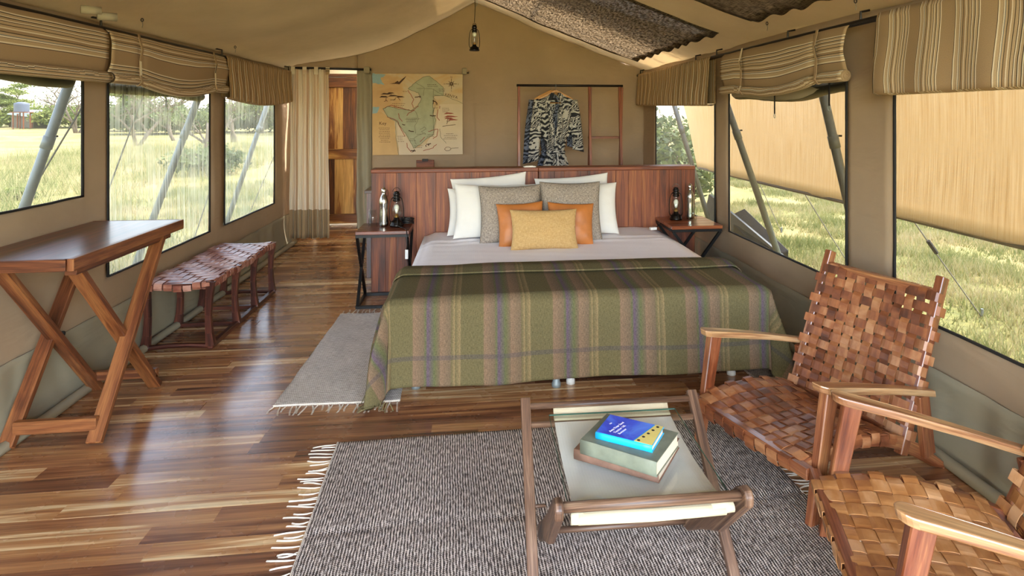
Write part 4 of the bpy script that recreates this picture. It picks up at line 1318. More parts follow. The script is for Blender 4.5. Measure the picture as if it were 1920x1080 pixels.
def robe(x, yy, label, mat, dz=0, opened=True, sl=(1.00, 1.11)):
    t = thing('robe', (x, yy, 1.885), 0, label, 'robe')
    W = [(-.08, .045), (-.115, .09), (-.17, .205), (-.22, .235), (-.35, .215), (-.5, .18), (-.68, .115), (-.765, .095), (-.83, .125), (-.92, .15), (-1.3, .19)]
    def shell(side):
        def f(u, v):
            z = -.085 - v * 1.2
            w_ = interp(W, z)
            a = u * 2 - 1
            X = a * w_
            pl = .014 * math.sin(a * 16 + 2 * nz(v * 3, 4)) * sm((v - .08) / .3) + .008 * math.sin(a * 31 + v * 4)
            d = (.045 * math.sqrt(max(0, 1 - a * a)) + .012 * (1 - v)) * side
            return (X, -d + pl, z)
        return f
    # front shell with a V opening
    def skipV(u, v):
        if not opened: return False
        z = -.085 - v * 1.2
        return z > -.62 and abs(u - .47) < .20 * (1 - (-.085 - z) / .535)
    MB().grid(shell(-1), 30, 50, lambda u, v: (u * .5 + 3, v * 1.2), None).build('back_panel', mat, t, smooth=True, solid=.003)
    MB().grid(shell(1), 60, 70, lambda u, v: (u * .5, v * 1.2), skipV).build('front_panel', mat, t, smooth=True, solid=.003)
    # collar bands down the V
    for k in (-1, 1):
        P = []
        mb = MB()
        for i in range(15):
            q = i / 14
            zz = -.095 - q * .55
            ww = interp(W, zz) * 2
            cx_ = -interp(W, zz) * .06
            P.append(Vector((cx_ + k * ww * .20 * (1 - q * .96) + k * .012, -.058 - .012 * math.sin(q * 3), zz)))
        for i in range(14):
            mb.bar(P[i], P[i+1], .045 - .012 * i / 14, .007, up=(0, 1, 0))
        mb.build('collar_band', mat, t, smooth=False)
    # sleeves
    for k, zl, xo in ((-1, -sl[0] + .13, -.255), (1, -sl[1] + .36, .26)):
        def fs(u, v, k=k, zl=zl, xo=xo):
            a = u * 2 * math.pi
            q = v
            cx_ = k * .205 + (xo - k * .205) * sm(q) * 1.0
            cz_ = -.165 + (zl + .165) * q
            w_ = .045 + .03 * q + .012 * math.sin(q * 5)
            return (cx_ + w_ * math.cos(a) + .006 * math.sin(a * 7) * q, .030 * math.sin(a) * (1 + .3 * math.sin(a * 5)) - .01, cz_ - .02 * math.cos(a) * k * (q - .2))
        MB().grid(fs, 28, 24, lambda u, v: (u * .35 + k, v * .8)).build('sleeve', mat, t, smooth=True, solid=.003)
    # tie belt
    MB().tube([(.1 * math.cos(a), .06 * math.sin(a), -.765 + .004 * math.sin(3 * a)) for a in [k * math.pi / 12 for k in range(24)]], .012, 8, closed=True, flat=1.6).build('waist_tie', mat, t, smooth=True)
    MB().bar((.0, -.065, -.77), (-.02, -.075, -1.05), .028, .006, up=(0, 1, 0)).bar((.0, -.07, -.77), (.03, -.075, -1.0), .028, .006, up=(0, 1, 0)).build('tie_end', mat, t)
    return t
robe(.925, RY - .012, 'front printed robe in black and white animal pattern on the rack', m_robe)
robe(.875, RY + .10, 'darker blue-black printed robe hanging behind the front robe', m_robe2, sl=(1.02, 1.08))

# ---------------------------------------------------------------- folding desk on the left
t = thing('folding_desk', (-1.95, 3.4, 0), 0, 'brown folding wooden desk with crossed legs against the left wall', 'desk')
MB().box(-2.20, 2.865, .900, -1.715, 3.86, .932).build('desk_top', m_desktop, t, world=True, bevel=.004, seg=2)
e = MB().box(-1.730, 2.86, .878, -1.703, 3.865, .9325)
e.build('front_edge', m_desk, t, world=True, bevel=.003, label='paler orange-brown front edging')
MB().box(-2.20, 2.852, .880, -1.732, 2.864, .9325).build('end_edge', m_desk, t, world=True, bevel=.003, label='paler orange-brown edging')
MB().box(-2.20, 3.861, .880, -1.732, 3.873, .9325).build('end_edge', m_desk, t, world=True, bevel=.003)
MB().bar((-1.77, 2.95, .865), (-1.77, 3.80, .865), .05, .05).build('under_rail', m_desk, t, world=True, bevel=.003)
MB().bar((-2.13, 2.95, .865), (-2.13, 3.80, .865), .05, .05).build('under_rail', m_desk, t, world=True, bevel=.003)
for X in (-1.785, -2.125):
    o1 = .018 if X > -2 else -.018
    MB().bar((X + o1, 3.115, .012), (X + o1, 3.715, .868), .034, .066, up=(1, 0, 0)).build('leg', m_desk, t, world=True, bevel=.004)
    MB().bar((X - o1, 3.745, .012), (X - o1, 3.02, .868), .034, .066, up=(1, 0, 0)).build('leg', m_desk, t, world=True, bevel=.004)
    b_ = MB()
    b_.tube([(X - .05, 3.41, .435), (X + .05, 3.41, .435)], .013, 10)
    b_.build('bolt', m_black, t, world=True, smooth=True)
MB().bar((-2.13, 3.15, .09), (-1.77, 3.15, .09), .035, .06, up=(0, 0, 1)).build('stretcher', m_desk, t, world=True, bevel=.004)
MB().bar((-2.13, 3.70, .10), (-1.77, 3.70, .10), .035, .05, up=(0, 0, 1)).build('stretcher', m_desk, t, world=True, bevel=.004)

# ---------------------------------------------------------------- woven leather
def leather(name, stops):
    m, nt, b, o = newmat(name)
    v = uvc(nt, 12, 12, 1, rnd=True)
    n1 = noise_(nt, v, 1.0, 4, .6)
    oi = nd(nt, 'ShaderNodeObjectInfo')
    f = math_(nt, 'ADD', n1, math_(nt, 'MULTIPLY_ADD', oi.outputs['Random'], .26, -.13))
    c = ramp(nt, f, stops)
    nt.links.new(c, b.inputs['Base Color'])
    b.inputs['Roughness'].default_value = .38
    bump(nt, b, noise_(nt, uvc(nt, 160, 160), 1.0, 2), .12, .001)
    return m
m_lea1 = leather('brown_strap_leather', [(.25, '#4d2a1a'), (.42, '#744127'), (.56, '#8d5633'), (.72, '#a87852')])
m_lea2 = leather('tan_strap_leather', [(.25, '#7c4a28'), (.42, '#9a6638'), (.56, '#ae7b4a'), (.72, '#c2956a')])
m_lea3 = leather('worn_bench_leather', [(.25, '#542a22'), (.42, '#82483a'), (.56, '#9a6450'), (.72, '#b98c7c')])

def ribbon(pts, sides, norms, w, th, name, mat, parent):
    mb = MB()
    vs, fs, uvs = [], [], []
    L = 0
    for i, (p, s_, n_) in enumerate(zip(pts, sides, norms)):
        vs += [p - s_ * w/2 - n_ * th/2, p + s_ * w/2 - n_ * th/2, p + s_ * w/2 + n_ * th/2, p - s_ * w/2 + n_ * th/2]
    for i in range(len(pts) - 1):
        l2 = L + (pts[i+1] - pts[i]).length
        for k in range(4):
            j = (k + 1) % 4
            fs.append((i*4 + k, i*4 + j, (i+1)*4 + j, (i+1)*4 + k))
            a = (k % 2) * w
            uvs.append([(L, a), (L, a + w * .5), (l2, a + w * .5), (l2, a)])
        L = l2
    n4 = (len(pts) - 1) * 4
    fs += [(3, 2, 1, 0), (n4, n4 + 1, n4 + 2, n4 + 3)]
    uvs += [[(0, 0)] * 4] * 2
    mb.add(vs, fs, uvs)
    return mb.build(name, mat, parent)

def weave(S, nu, nv, wu, wv, amp, mat, parent, ext_u, ext_v, th=.0028, per=4, mod=2):
    """S(u, v) -> point. nu straps run along v, nv straps run along u. ext_* give end wraps (offset points)"""
    def frame(u, v):
        e = 1e-3
        p = Vector(S(u, v))
        du = (Vector(S(min(u + e, 1.2), v)) - p).normalized()
        dv = (Vector(S(u, v + e)) - p).normalized()
        n = du.cross(dv).normalized()
        return p, du, dv, n
    def over(i, j):
        return 1 if ((i + j) % 2 == 0 if mod == 2 else (i + j) % 4 < 2) else -1
    def run(idx, n_other, along_v, w, ext):
        P, Sd, N = [], [], []
        c = (idx + .5) / (nu if along_v else nv)
        K = n_other * per
        jit = random.uniform(-.0012, .0012)
        for k in range(K + 1):
            q = k / K
            u, v = (c, q) if along_v else (q, c)
            p, du, dv, n = frame(u, v)
            x = q * n_other - .5
            j = math.floor(x)
            fx = x - j
            g = lambda jj: (over(idx, jj) if along_v else -over(jj, idx))
            a0, a1 = g(j), g(j + 1)
            s_ = sm((fx - .18) / .64)
            h = (a0 + (a1 - a0) * s_) * amp
            sd = (du if along_v else dv)
            P.append(p + n * h + sd * jit); Sd.append(sd); N.append(n)
        if ext:
            for end in (0, 1):
                ref_i = 0 if end == 0 else -1
                p0, s0, n0 = P[ref_i], Sd[ref_i], N[ref_i]
                tdir = ((P[0] - P[1]) if end == 0 else (P[-1] - P[-2])).normalized()
                E_ = [(p0 + tdir * a_ + n0 * b_, s0, (n0 * math.cos(r_) + tdir * math.sin(r_))) for a_, b_, r_ in ext[end]]
                for e_ in E_:
                    if end == 0:
                        P.insert(0, e_[0]); Sd.insert(0, e_[1]); N.insert(0, e_[2])
                    else:
                        P.append(e_[0]); Sd.append(e_[1]); N.append(e_[2])
        ribbon(P, Sd, N, w, th, 'strap', mat, parent)
    for i in range(nu): run(i, nv, True, wu, ext_v)
    for j in range(nv): run(j, nu, False, wv, ext_u)

wrapA = [(.012, -.001, .3), (.019, -.008, 1.2), (.020, -.030, 1.57), (.014, -.046, 2.4), (-.005, -.050, 3.14)]
# ---------------------------------------------------------------- bench
t = thing('woven_bench', (-1.94, 4.93, 0), 0, 'long low bench with woven brown leather top by the left wall', 'bench')
bx0, bx1, by0, by1 = -2.145, -1.735, 4.325, 5.575
def Sb(u, v):
    return (bx0 - t.location.x + u * (bx1 - bx0), by0 - t.location.y + v * (by1 - by0), .446 - .012 * math.sin(math.pi * u) + .004 * math.sin(math.pi * v * 3))
weave(Sb, 7, 19, .050, .056, .0045, m_lea3, t, (wrapA, wrapA), (wrapA, wrapA), mod=4)
for yy in (by0, by1):
    MB().bar((bx0, yy, .420), (bx1, yy, .420), .035, .034).build('top_rail', m_bench, t, world=True)
for X in (bx0, bx1):
    MB().bar((X, by0, .420), (X, by1, .420), .034, .034).build('side_rail', m_bench, t, world=True)
    MB().bar((X, by0 - .02, .018), (X, by1 + .02, .018), .034, .034).build('floor_runner', m_bench, t, world=True, bevel=.003)
    for yy in (4.325, 4.775, 5.155, 5.575):
        P = [(X, yy, .02), (X, yy, .10), (X, yy, .22), (X, yy, .34), (X, yy, .445)]
        s_ = 1 if X < -2 else -1
        P = [(p[0] + s_ * .018 * math.sin(math.pi * p[2] / .45), p[1], p[2]) for p in P]
        mb = MB()
        wds = [1.15, .9, .78, .9, 1.1]
        for i in range(4):
            mb.bar(P[i], P[i+1], .036, .046, up=(1, 0, 0), t1=wds[i], t2=wds[i+1])
        mb.build('leg', m_bench, t, world=True)
for yy in (4.325, 5.575):
    MB().tube([(bx0, yy, .016), (-2.0, yy, .026), (-1.88, yy, .026), (bx1, yy, .016)], .017, 8).build('end_stretcher', m_bench, t, world=True)
for yy in (4.775, 5.155):
    MB().bar((bx0, yy, .018), (bx1, yy, .018), .03, .026).build('end_stretcher', m_bench, t, world=True)
    MB().bar((bx0, yy, .414), (bx1, yy, .414), .03, .03).build('top_rail', m_bench, t, world=True)

# ---------------------------------------------------------------- chairs
def make_chair(loc, rz, label, lea, wd, armw, rounded):
    t = thing('woven_armchair', loc, rz, label, 'armchair', 'woven leather armchairs')
    L = lambda s_, f_, z_: (s_, -f_, z_)      # side, forward, up
    def zr(f_):
        tab = [(.455, .240), (.30, .262), (.12, .262), (-.02, .238), (-.12, .205)]
        for (a, za), (b_, zb) in zip(tab, tab[1:]):
            if b_ <= f_ <= a:
                q = (a - f_) / (a - b_)
                return za + (zb - za) * q
        return tab[0][1] if f_ > .4 else tab[-1][1]
    # seat: u across (left to right), v from back to front so normals point up
    def S(u, v):
        f_ = -.10 + v * .55
        # normal must point up: du = +side, dv = -y... use reversed side
        s_ = .272 - u * .544
        sag = .034 * math.sin(math.pi * max(0, min(1, u))) * math.sin(math.pi * max(0, min(1, v)) * .8 + .35)
        return Vector(L(s_, f_, zr(f_) - sag))
    wr_ = [(.014, -.001, .3), (.030, -.006, 1.1), (.033, -.026, 1.57), (.030, -.05, 2.0), (.010, -.056, 3.14)]
    wrb = [(.010, -.004, .4), (.02, -.03, 1.3)]
    wrs = [(.020, -.001, .3), (.036, -.006, 1.1), (.039, -.022, 1.57), (.034, -.044, 2.2), (.010, -.050, 3.14)]
    weave(S, 9, 10, .053, .049, .0032, lea, t, (wrs, wrs), (wrb, wr_), mod=2)
    # back
    lo, hi = Vector(L(0, -.140, .185)), Vector(L(0, -.378, .778))
    def B(u, v):
        p = lo.lerp(hi, v)
        s_ = -.262 + u * .524
        return p + Vector((s_, 0, 0)) + Vector((0, .022, -.006)) * math.sin(math.pi * max(0, min(1, u)))
    wk = [(.020, .001, .15), (.048, -.001, .6), (.0565, -.012, 1.57), (.0565, -.050, 1.6), (.050, -.062, 2.4), (.020, -.064, 3.14)]
    wt = [(.004, -.003, .6), (.012, -.015, 1.5), (.004, -.03, 2.6)]
    weave(B, 10, 12, .042, .040, .0034, lea, t, (wk, wk), (wt, wt), mod=2)
    up_ = (hi - lo).normalized()
    for k in (-1, 1):
        nm = Vector((k * .292, .0, 0))
        off = Vector((0, .031, .010))
        MB().bar(lo + nm + off - up_ * .08, hi + nm + off + up_ * .048, .036, .046, up=(0, 1, 0)).build('back_post', wd, t, bevel=.003)
        # front leg
        MB().bar(L(k * .325, .418, 0), L(k * .328, .325, .505), .038, .060, up=(0, 1, 0), t1=.8, t2=1.1).build('leg', wd, t, bevel=.004)
        # curved side rail ending as the rear foot
        pr_ = [(.44, .213), (.30, .238), (.12, .238), (-.02, .212), (-.12, .178), (-.24, .115), (-.34, .05), (-.42, .0)]
        hs = [.046, .046, .046, .05, .056, .058, .05, .036]
        mb = MB()
        vs, fs = [], []
        n_ = len(pr_)
        for i, (f_, z_) in enumerate(pr_):
            a = Vector(pr_[min(i + 1, n_ - 1)]) - Vector(pr_[max(i - 1, 0)])
            a.normalize()
            nx, nz_ = -a.y, a.x          # normal in (f, z)
            if nz_ < 0: nx, nz_ = -nx, -nz_
            for sgn in (-1, 1):
                for ss in (-.016, .016):
                    z2 = max(0, z_ + nz_ * sgn * hs[i] / 2)
                    vs.append(L(k * .29 + ss, f_ + nx * sgn * hs[i] / 2, z2))
        uvs = []
        for i in range(n_ - 1):
            a, b_ = i * 4, i * 4 + 4
            for q in ((0, 1), (1, 3), (3, 2), (2, 0)):
                fs.append((a + q[0], a + q[1], b_ + q[1], b_ + q[0]))
                uvs.append([(i * .1, q[0] * .02), (i * .1, q[1] * .02 + .01), (i * .1 + .1, q[1] * .02 + .01), (i * .1 + .1, q[0] * .02)])
        fs += [(0, 1, 3, 2), ((n_-1)*4, (n_-1)*4 + 2, (n_-1)*4 + 3, (n_-1)*4 + 1)]
        uvs += [[(0, 0)] * 4] * 2
        mb.add(vs, fs, uvs)
        mb.build('side_rail', wd, t, bevel=.003)
        # rear arm support
        MB().bar(L(k * .322, -.235, .365), L(k * .315, -.285, .095), .030, .07, up=(0, 1, 0), t1=.9).build('arm_support', wd, t, bevel=.003)
        # armrest: outline seen from above, then sloped
        o_ = []
        F0, F1, z0, z1 = .392, -.285, .531, .383
        if rounded:
            out_ = [(F0 - .045 + .045 * math.sin(a), .036 * math.cos(a)) for a in [math.pi * i / 10 for i in range(11)]]
        else:
            out_ = [(F0 - .02, .034), (F0, .010), (F0, -.030), (F0 - .03, -.036)]
        out_ += [(F0 - .2, -.030), (F0 - .42, -.022), (F1, -.020), (F1, .020), (F0 - .42, .024), (F0 - .2, .032)]
        pts_ = []
        for f_, w_ in out_:
            q = (F0 - f_) / (F0 - F1)
            pts_.append(L(k * .335 + k * w_, f_, z0 + (z1 - z0) * q - .028 + .006 * math.sin(math.pi * q)))
        MB().prism(pts_, (0, -.006, .030)).build('armrest', armw, t, bevel=.005, seg=2)
    MB().bar(L(-.35, .452, .216), L(.35, .452, .216), .040, .044).build('front_bar', wd, t, bevel=.004)
    MB().bar(L(-.29, -.10, .178), L(.29, -.10, .178), .03, .03).build('rear_bar', wd, t)
    MB().bar(hi + Vector((-.29, .018, -.012)), hi + Vector((.29, .018, -.012)), .026, .028).build('top_bar', wd, t)
    MB().bar(lo + Vector((-.29, .022, .0)), lo + Vector((.29, .022, .0)), .026, .03).build('bottom_bar', wd, t)
    return t
random.seed(21)
make_chair((1.553, 2.612, 0), R(90) * -1 + .324, 'brown woven leather armchair farther from the camera, beside the right wall', m_lea1, m_chair, m_arm, False)
make_chair((1.568, 1.664, 0), R(90) * -1 - .327, 'tan woven leather armchair nearest the camera, cut off by the picture edge', m_lea2, m_chair, m_arm, True)

# ---------------------------------------------------------------- rugs
def rug_mat(name, cols, per, axis, bstr=.6):
    m, nt, b, o = newmat(name)
    v = uvc(nt)
    sp = nd(nt, 'ShaderNodeSeparateXYZ', {0: v})
    A, B_ = sp.outputs[axis], sp.outputs[1 - axis]
    n_ = noise_(nt, v, 30, 2)
    a = math_(nt, 'ADD', math_(nt, 'MULTIPLY', A, 2 * math.pi / per), math_(nt, 'MULTIPLY', n_, 3.5))
    rowi = math_(nt, 'FLOOR', math_(nt, 'DIVIDE', A, per))
    s1 = math_(nt, 'MULTIPLY_ADD', math_(nt, 'SINE', a), .5, .5)
    b2 = math_(nt, 'ADD', math_(nt, 'MULTIPLY', B_, 2 * math.pi / (per * .8)), math_(nt, 'MULTIPLY', rowi, math.pi))
    s2 = math_(nt, 'MULTIPLY_ADD', math_(nt, 'SINE', b2), .5, .5)
    sc1, sc2 = (300, 50) if axis == 0 else (50, 300)
    n2 = noise_(nt, uvc(nt, sc1 * .6, sc2 * .6), 1.0, 3, .7)
    f = math_(nt, 'ADD', math_(nt, 'MULTIPLY', s1, .32), math_(nt, 'ADD', math_(nt, 'MULTIPLY', s2, .2), math_(nt, 'MULTIPLY_ADD', n2, 1.25, -.31)))
    c = ramp(nt, f, cols)
    big = noise_(nt, v, 4, 3)
    c = mix(nt, 1.0, c, ramp(nt, big, [(.3, .85), (.7, 1.1)]), 'MULTIPLY')
    nt.links.new(c, b.inputs['Base Color'])
    b.inputs['Roughness'].default_value = .95
    bump(nt, b, math_(nt, 'ADD', s1, math_(nt, 'MULTIPLY', s2, .5)), bstr, .004)
    return m
m_rug2 = rug_mat('dark_woven_rug', [(.36, '#2b221f'), (.5, '#584b44'), (.62, '#9c8f86'), (.76, '#e0d4c9')], .0108, 0)
m_rug1 = rug_mat('beige_woven_rug', [(.30, '#8a8077'), (.5, '#b3a89e'), (.72, '#d6ccc3')], .014, 1)
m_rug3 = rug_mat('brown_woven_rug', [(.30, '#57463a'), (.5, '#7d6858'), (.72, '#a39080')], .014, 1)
m_fringe = plain('cream_fringe', '#d6cdbd', .9)
def rug(name, label, quad, mat, nu, nv, th, fringes, sw, seam=None):
    """quad: four corners (x, y), near-left, near-right, far-right, far-left"""
    q = [Vector((*c_, 0)) for c_ in quad]
    cen = sum(q, Vector()) / 4
    t = thing(name, cen, 0, label, 'rug')
    W, D = (q[1] - q[0]).length, (q[3] - q[0]).length
    def P(u, v):
        p = q[0].lerp(q[1], u).lerp(q[3].lerp(q[2], u), v)
        e = min(u, 1 - u, v, 1 - v)
        z = th + .003 * nz(p.x * 5, p.y * 5) + .002 * nz(p.x * 14, p.y * 14, 3)
        if seam:
            z -= .006 * math.exp(-((v - seam - .012 * math.sin(u * 7)) / .008) ** 2)
        p = p + Vector((.008 * nz(p.y * 5, 1) * (1 if u in (0, 1) else .6), .006 * nz(p.x * 5, 2), 0))
        p.z = max(z if 0 < e else .0015, .0015)
        return p
    us = [0] + [.004 + (i / nu) * .992 for i in range(nu + 1)] + [1]
    vs = [0] + [.006 + (i / nv) * .988 for i in range(nv + 1)] + [1]
    MB().grid(P, us, vs, lambda u, v: (u * W, v * D)).build('rug_weave', mat, t, world=True, smooth=True)
    mb = MB()
    for side in fringes:
        n_ = int((D if side in 'LR' else W) / sw)
        for k in range(n_):
            s_ = (k + random.uniform(.2, .8)) / n_
            p = P(*{'L': (0, s_), 'R': (1, s_), 'N': (s_, 0), 'F': (s_, 1)}[side])
            d = {'L': Vector((-1, 0, 0)), 'R': Vector((1, 0, 0)), 'N': Vector((0, -1, 0)), 'F': Vector((0, 1, 0))}[side]
            d = (d + Vector((random.uniform(-.2, .2), random.uniform(-.2, .2), 0))).normalized()
            pr2 = Vector((-d.y, d.x, 0))
            l_ = random.uniform(.06, .115)
            c1 = random.uniform(-.012, .012)
            for tw in (-1, 1) if sw > .015 else (1,):
                pts = [p + Vector((0, 0, .004))]
                for j in range(1, 5):
                    g = j / 4
                    r = p + d * l_ * g + pr2 * (c1 * math.sin(g * 2.6) + tw * .0025)
                    r.z = .0035
                    pts.append(r)
                mb.tube(pts, [.0019, .0017, .0016, .0015, .0012], 4)
    mb.build('fringe', m_fringe, t, world=True, kind='stuff')
    for side in fringes:
        em = MB()
        pts = [P(*{'L': (.003, k / 30), 'R': (.997, k / 30), 'N': (k / 30, .004), 'F': (k / 30, .996)}[side]) for k in range(31)]
        pts = [Vector((p.x, p.y, th * .7)) for p in pts]
        em.tube(pts, .0035, 5)
        em.build('woven_edge', m_fringe, t, world=True)
    return t
random.seed(4)
rug('rug', 'grey-beige woven runner with white fringes on the floor left of the bed', [(-1.06, 3.405), (-.40, 3.385), (-.42, 4.90), (-1.03, 4.92)], m_rug1, 40, 70, .009, 'NF', .027)
rug('rug', 'large dark speckled woven rug under the coffee table and chairs', [(-.60, 1.65), (1.37, 1.65), (1.30, 3.03), (-.645, 2.99)], m_rug2, 90, 70, .011, 'LR', .026, seam=.51)
rug('rug', 'brown woven runner in the shade between the bed and the right wall', [(1.62, 3.35), (2.05, 3.35), (2.05, 4.85), (1.62, 4.85)], m_rug3, 30, 60, .009, 'N', .03)

# ---------------------------------------------------------------- folding coffee table
ct = (.509, 2.031, 0.011)
t = thing('coffee_table', ct, R(-1.1), 'weathered folding stick table with a canvas sling and glass top', 'coffee table')
wA, wB = .324, .272
for k in (-1, 1):
    MB().bar((k * wA, -.19, 0), (k * wA, .285, .462), .026, .036, up=(1, 0, 0)).build('long_leg', m_table, t, bevel=.004, seg=2)
    # short broad leg with rounded head
    pf = [(-.375, .452), (-.372, .425), (-.33, .385), (-.16, .215), (0, .115), (.14, .015), (.185, .0), (.205, .02), (.16, .075), (.02, .175), (-.14, .30), (-.30, .445), (-.335, .468), (-.362, .468)]
    pts_ = [(k * wB * 1.0 - .013, y_, z_) for y_, z_ in pf]
    MB().prism(pts_, (.026, 0, 0)).build('short_leg', m_table, t, bevel=.006, seg=2)
    MB().tube([(k * wB, .028, .215), (k * wA, .028, .215)], .006, 8).build('pivot_bolt', m_table, t, smooth=True)
MB().tube([(-wB, -.335, .438), (wB, -.335, .438)], .0145, 12).build('front_dowel', m_table, t, smooth=True)
MB().tube([(-wA, .262, .442), (wA, .262, .442)], .011, 12).build('rear_dowel', m_table, t, smooth=True)
MB().tube([(-wA, .215, .395), (wA, .215, .395)], .011, 12).build('lower_rear_dowel', m_table, t, smooth=True)
MB().tube([(-wB, .165, .035), (wB, .165, .035)], .011, 12).build('bottom_dowel', m_table, t, smooth=True)
m_sling = fabric('grey_sling_canvas', '#eae6e0', .9, 700, .08, .15)
m_sling2 = fabric('cream_sling_canvas', '#cdc2a4', .9, 700, .08, .15)
def sling(u, v):
    y_ = -.325 + v * .565
    z = .412 + (.405 - .412) * v - .022 * math.sin(math.pi * v)
    return ((u - .5) * .44, y_, z)
MB().grid(sling, 8, 24, lambda u, v: (u * .4, v * .6)).build('canvas_sling', m_sling, t, smooth=True, solid=.004)
MB().tube([(-.215, -.338, .408), (0, -.340, .405), (.21, -.338, .408)], .022, 12, flat=.75).tube([(.17, -.338, .41), (.235, -.336, .412)], .02, 10, flat=.8).build('sling_hem', m_sling2, t, smooth=True, label='cream rolled canvas hem under the front dowel')
MB().tube([(-.235, -.336, .408), (-.20, -.338, .408)], .018, 10).build('sling_hem', m_sling2, t, smooth=True)
MB().grid(lambda u, v: ((u - .5) * .44, .215 + .05 * v, .408 + .03 * v - .01 * math.sin(v * 3)), 4, 5).build('sling_end', m_sling2, t, smooth=True, solid=.008)
GZ = .417
MB().box(-.238, -.318, GZ, .242, .232, GZ + .004).build('glass_top', m_tglass, t)
MB().box(-.238, -.3185, GZ, .242, -.3165, GZ + .0045).box(-.238, .2315, GZ, .242, .233, GZ + .0045).box(-.2395, -.318, GZ, -.238, .232, GZ + .0045).box(.242, -.318, GZ, .2435, .232, GZ + .0045).build('glass_edge', m_edge, t)

# ---------------------------------------------------------------- books
def book(name, label, c, rz, w, d, h, cover, pages, z, rad=.0):
    t = thing(name, (c[0], c[1], z), rz, label, 'book', 'books stacked on the coffee table')
    ct_ = .0025
    # local: spine faces -y, long side along x
    MB().box(-w/2, -d/2 + .002, 0, w/2, d/2, ct_).build('lower_cover', cover, t, bevel=.0008)
    MB().box(-w/2, -d/2 + .002, h - ct_, w/2, d/2, h).build('upper_cover', cover, t, bevel=.0008)
    sp_ = MB()
    def f(u, v):
        a = (v - .5) * math.pi
        return (-w/2 + u * w, -d/2 + .004 - .005 * math.cos(a), h / 2 + (h / 2) * math.sin(a))
    sp_.grid(f, 6, 10, lambda u, v: (u * w, v * h))
    sp_.build('spine', cover, t, smooth=True, solid=.0015)
    pg = MB().box(-w/2 + .004, -d/2 + .003, ct_, w/2 - .004, d/2 - .004, h - ct_)
    pg.build('pages', pages, t)
    return t
def page_mat():
    m, nt, b, o = newmat('page_edges')
    sp = nd(nt, 'ShaderNodeSeparateXYZ', {0: uvc(nt, src='Object')})
    s_ = math_(nt, 'SINE', math_(nt, 'MULTIPLY', sp.outputs[2], 9000))
    nt.links.new(ramp(nt, math_(nt, 'MULTIPLY_ADD', s_, .5, .5), [(0, '#cdbfa4'), (1, '#e9dfc8')]), b.inputs['Base Color'])
    b.inputs['Roughness'].default_value = .9
    return m
m_page = page_mat()
m_bbrown = plain('brown_book_cloth', '#7d5d4b', .75, 0, .2, 30, .2)
m_bgreen = plain('grey_green_book_cloth', '#6f7566', .6, 0, .15, 30, .2)
m_bcyan = plain('cyan_spine', '#12a5dc', .4, 0, .03)
BK = .011 + GZ + .0045
a0 = math.atan2(1.788 - 1.944, .527 - .302)
book('book', 'old brown cloth book at the bottom of the pile', (.500, 1.975), a0, .285, .225, .034, m_bbrown, m_page, BK)
book('book', 'thick grey-green cloth book in the middle of the pile', (.497, 1.932), a0 - .05, .258, .20, .046, m_bgreen, m_page, BK + .0345)
tb = book('paperback', 'blue and yellow paperback on top of the pile', (.497, 1.930), a0 + .02, .188, .13, .022, m_bcyan, m_page, BK + .081)
hz = .022
m, nt, b, o_ = newmat('blue_cover_print')
v = uvc(nt)
c = ramp(nt, noise_(nt, v, 9, 4, .6, .8), [(.3, '#3a36a8'), (.5, '#3f57d6'), (.7, '#5d8df0')])
sp = nd(nt, 'ShaderNodeSeparateXYZ', {0: v})
c = mix(nt, ramp(nt, sp.outputs[0], [(.0, .65), (.09, .0)]), c, '#2c1f6a')
nt.links.new(c, b.inputs['Base Color']); b.inputs['Roughness'].default_value = .3
m_cblue = m
m_cyel = flatmat('yellow_cover_print', '#d9c873', .12, 8)
m_ink = flatmat('dark_print', '#2a221c', .05)
m_wink = flatmat('white_print', '#f2f2ee', .02)
MB().prism([(-.092, -.062, hz + .0004), (.030, -.062, hz + .0004), (.062, .063, hz + .0004), (-.092, .063, hz + .0004)], (0, 0, .0004)).build('cover_print', m_cblue, tb, label='blue printed front cover')
MB().prism([(.034, -.062, hz + .0004), (.092, -.062, hz + .0004), (.092, .063, hz + .0004), (.066, .063, hz + .0004)], (0, 0, .0004)).build('cover_print', m_cyel, tb, label='yellow printed corner of the cover')
for k in range(5):
    x, y_ = .046 + k * .0075, -.052 + k * .026
    MB().lathe([(0, 0), (.0052, 0), (.0052, .0003), (0, .0003)], 10, (x, y_, hz + .0009)).build('printed_spot', m_ink, tb)
for k, (s_, x) in enumerate((('An', -.068), ('Amy Dear Sand', -.050), ('Teacher UK', -.034), ('Summer', -.019))):
    text(s_, .0125 if k else .010, m_wink, 'lettering', tb, (x, -.045 if k else .0, hz + .0009), (0, 0, R(76)), .0002)
text('AMY DEAR SAND  TEACHER UK', .0095, m_wink, 'lettering', tb, (.045, -.0655, .0145), (R(90), R(180), 0), .0002)
text('&', .010, m_wink, 'lettering', tb, (.085, -.0655, .0145), (R(90), R(180), 0), .0002)

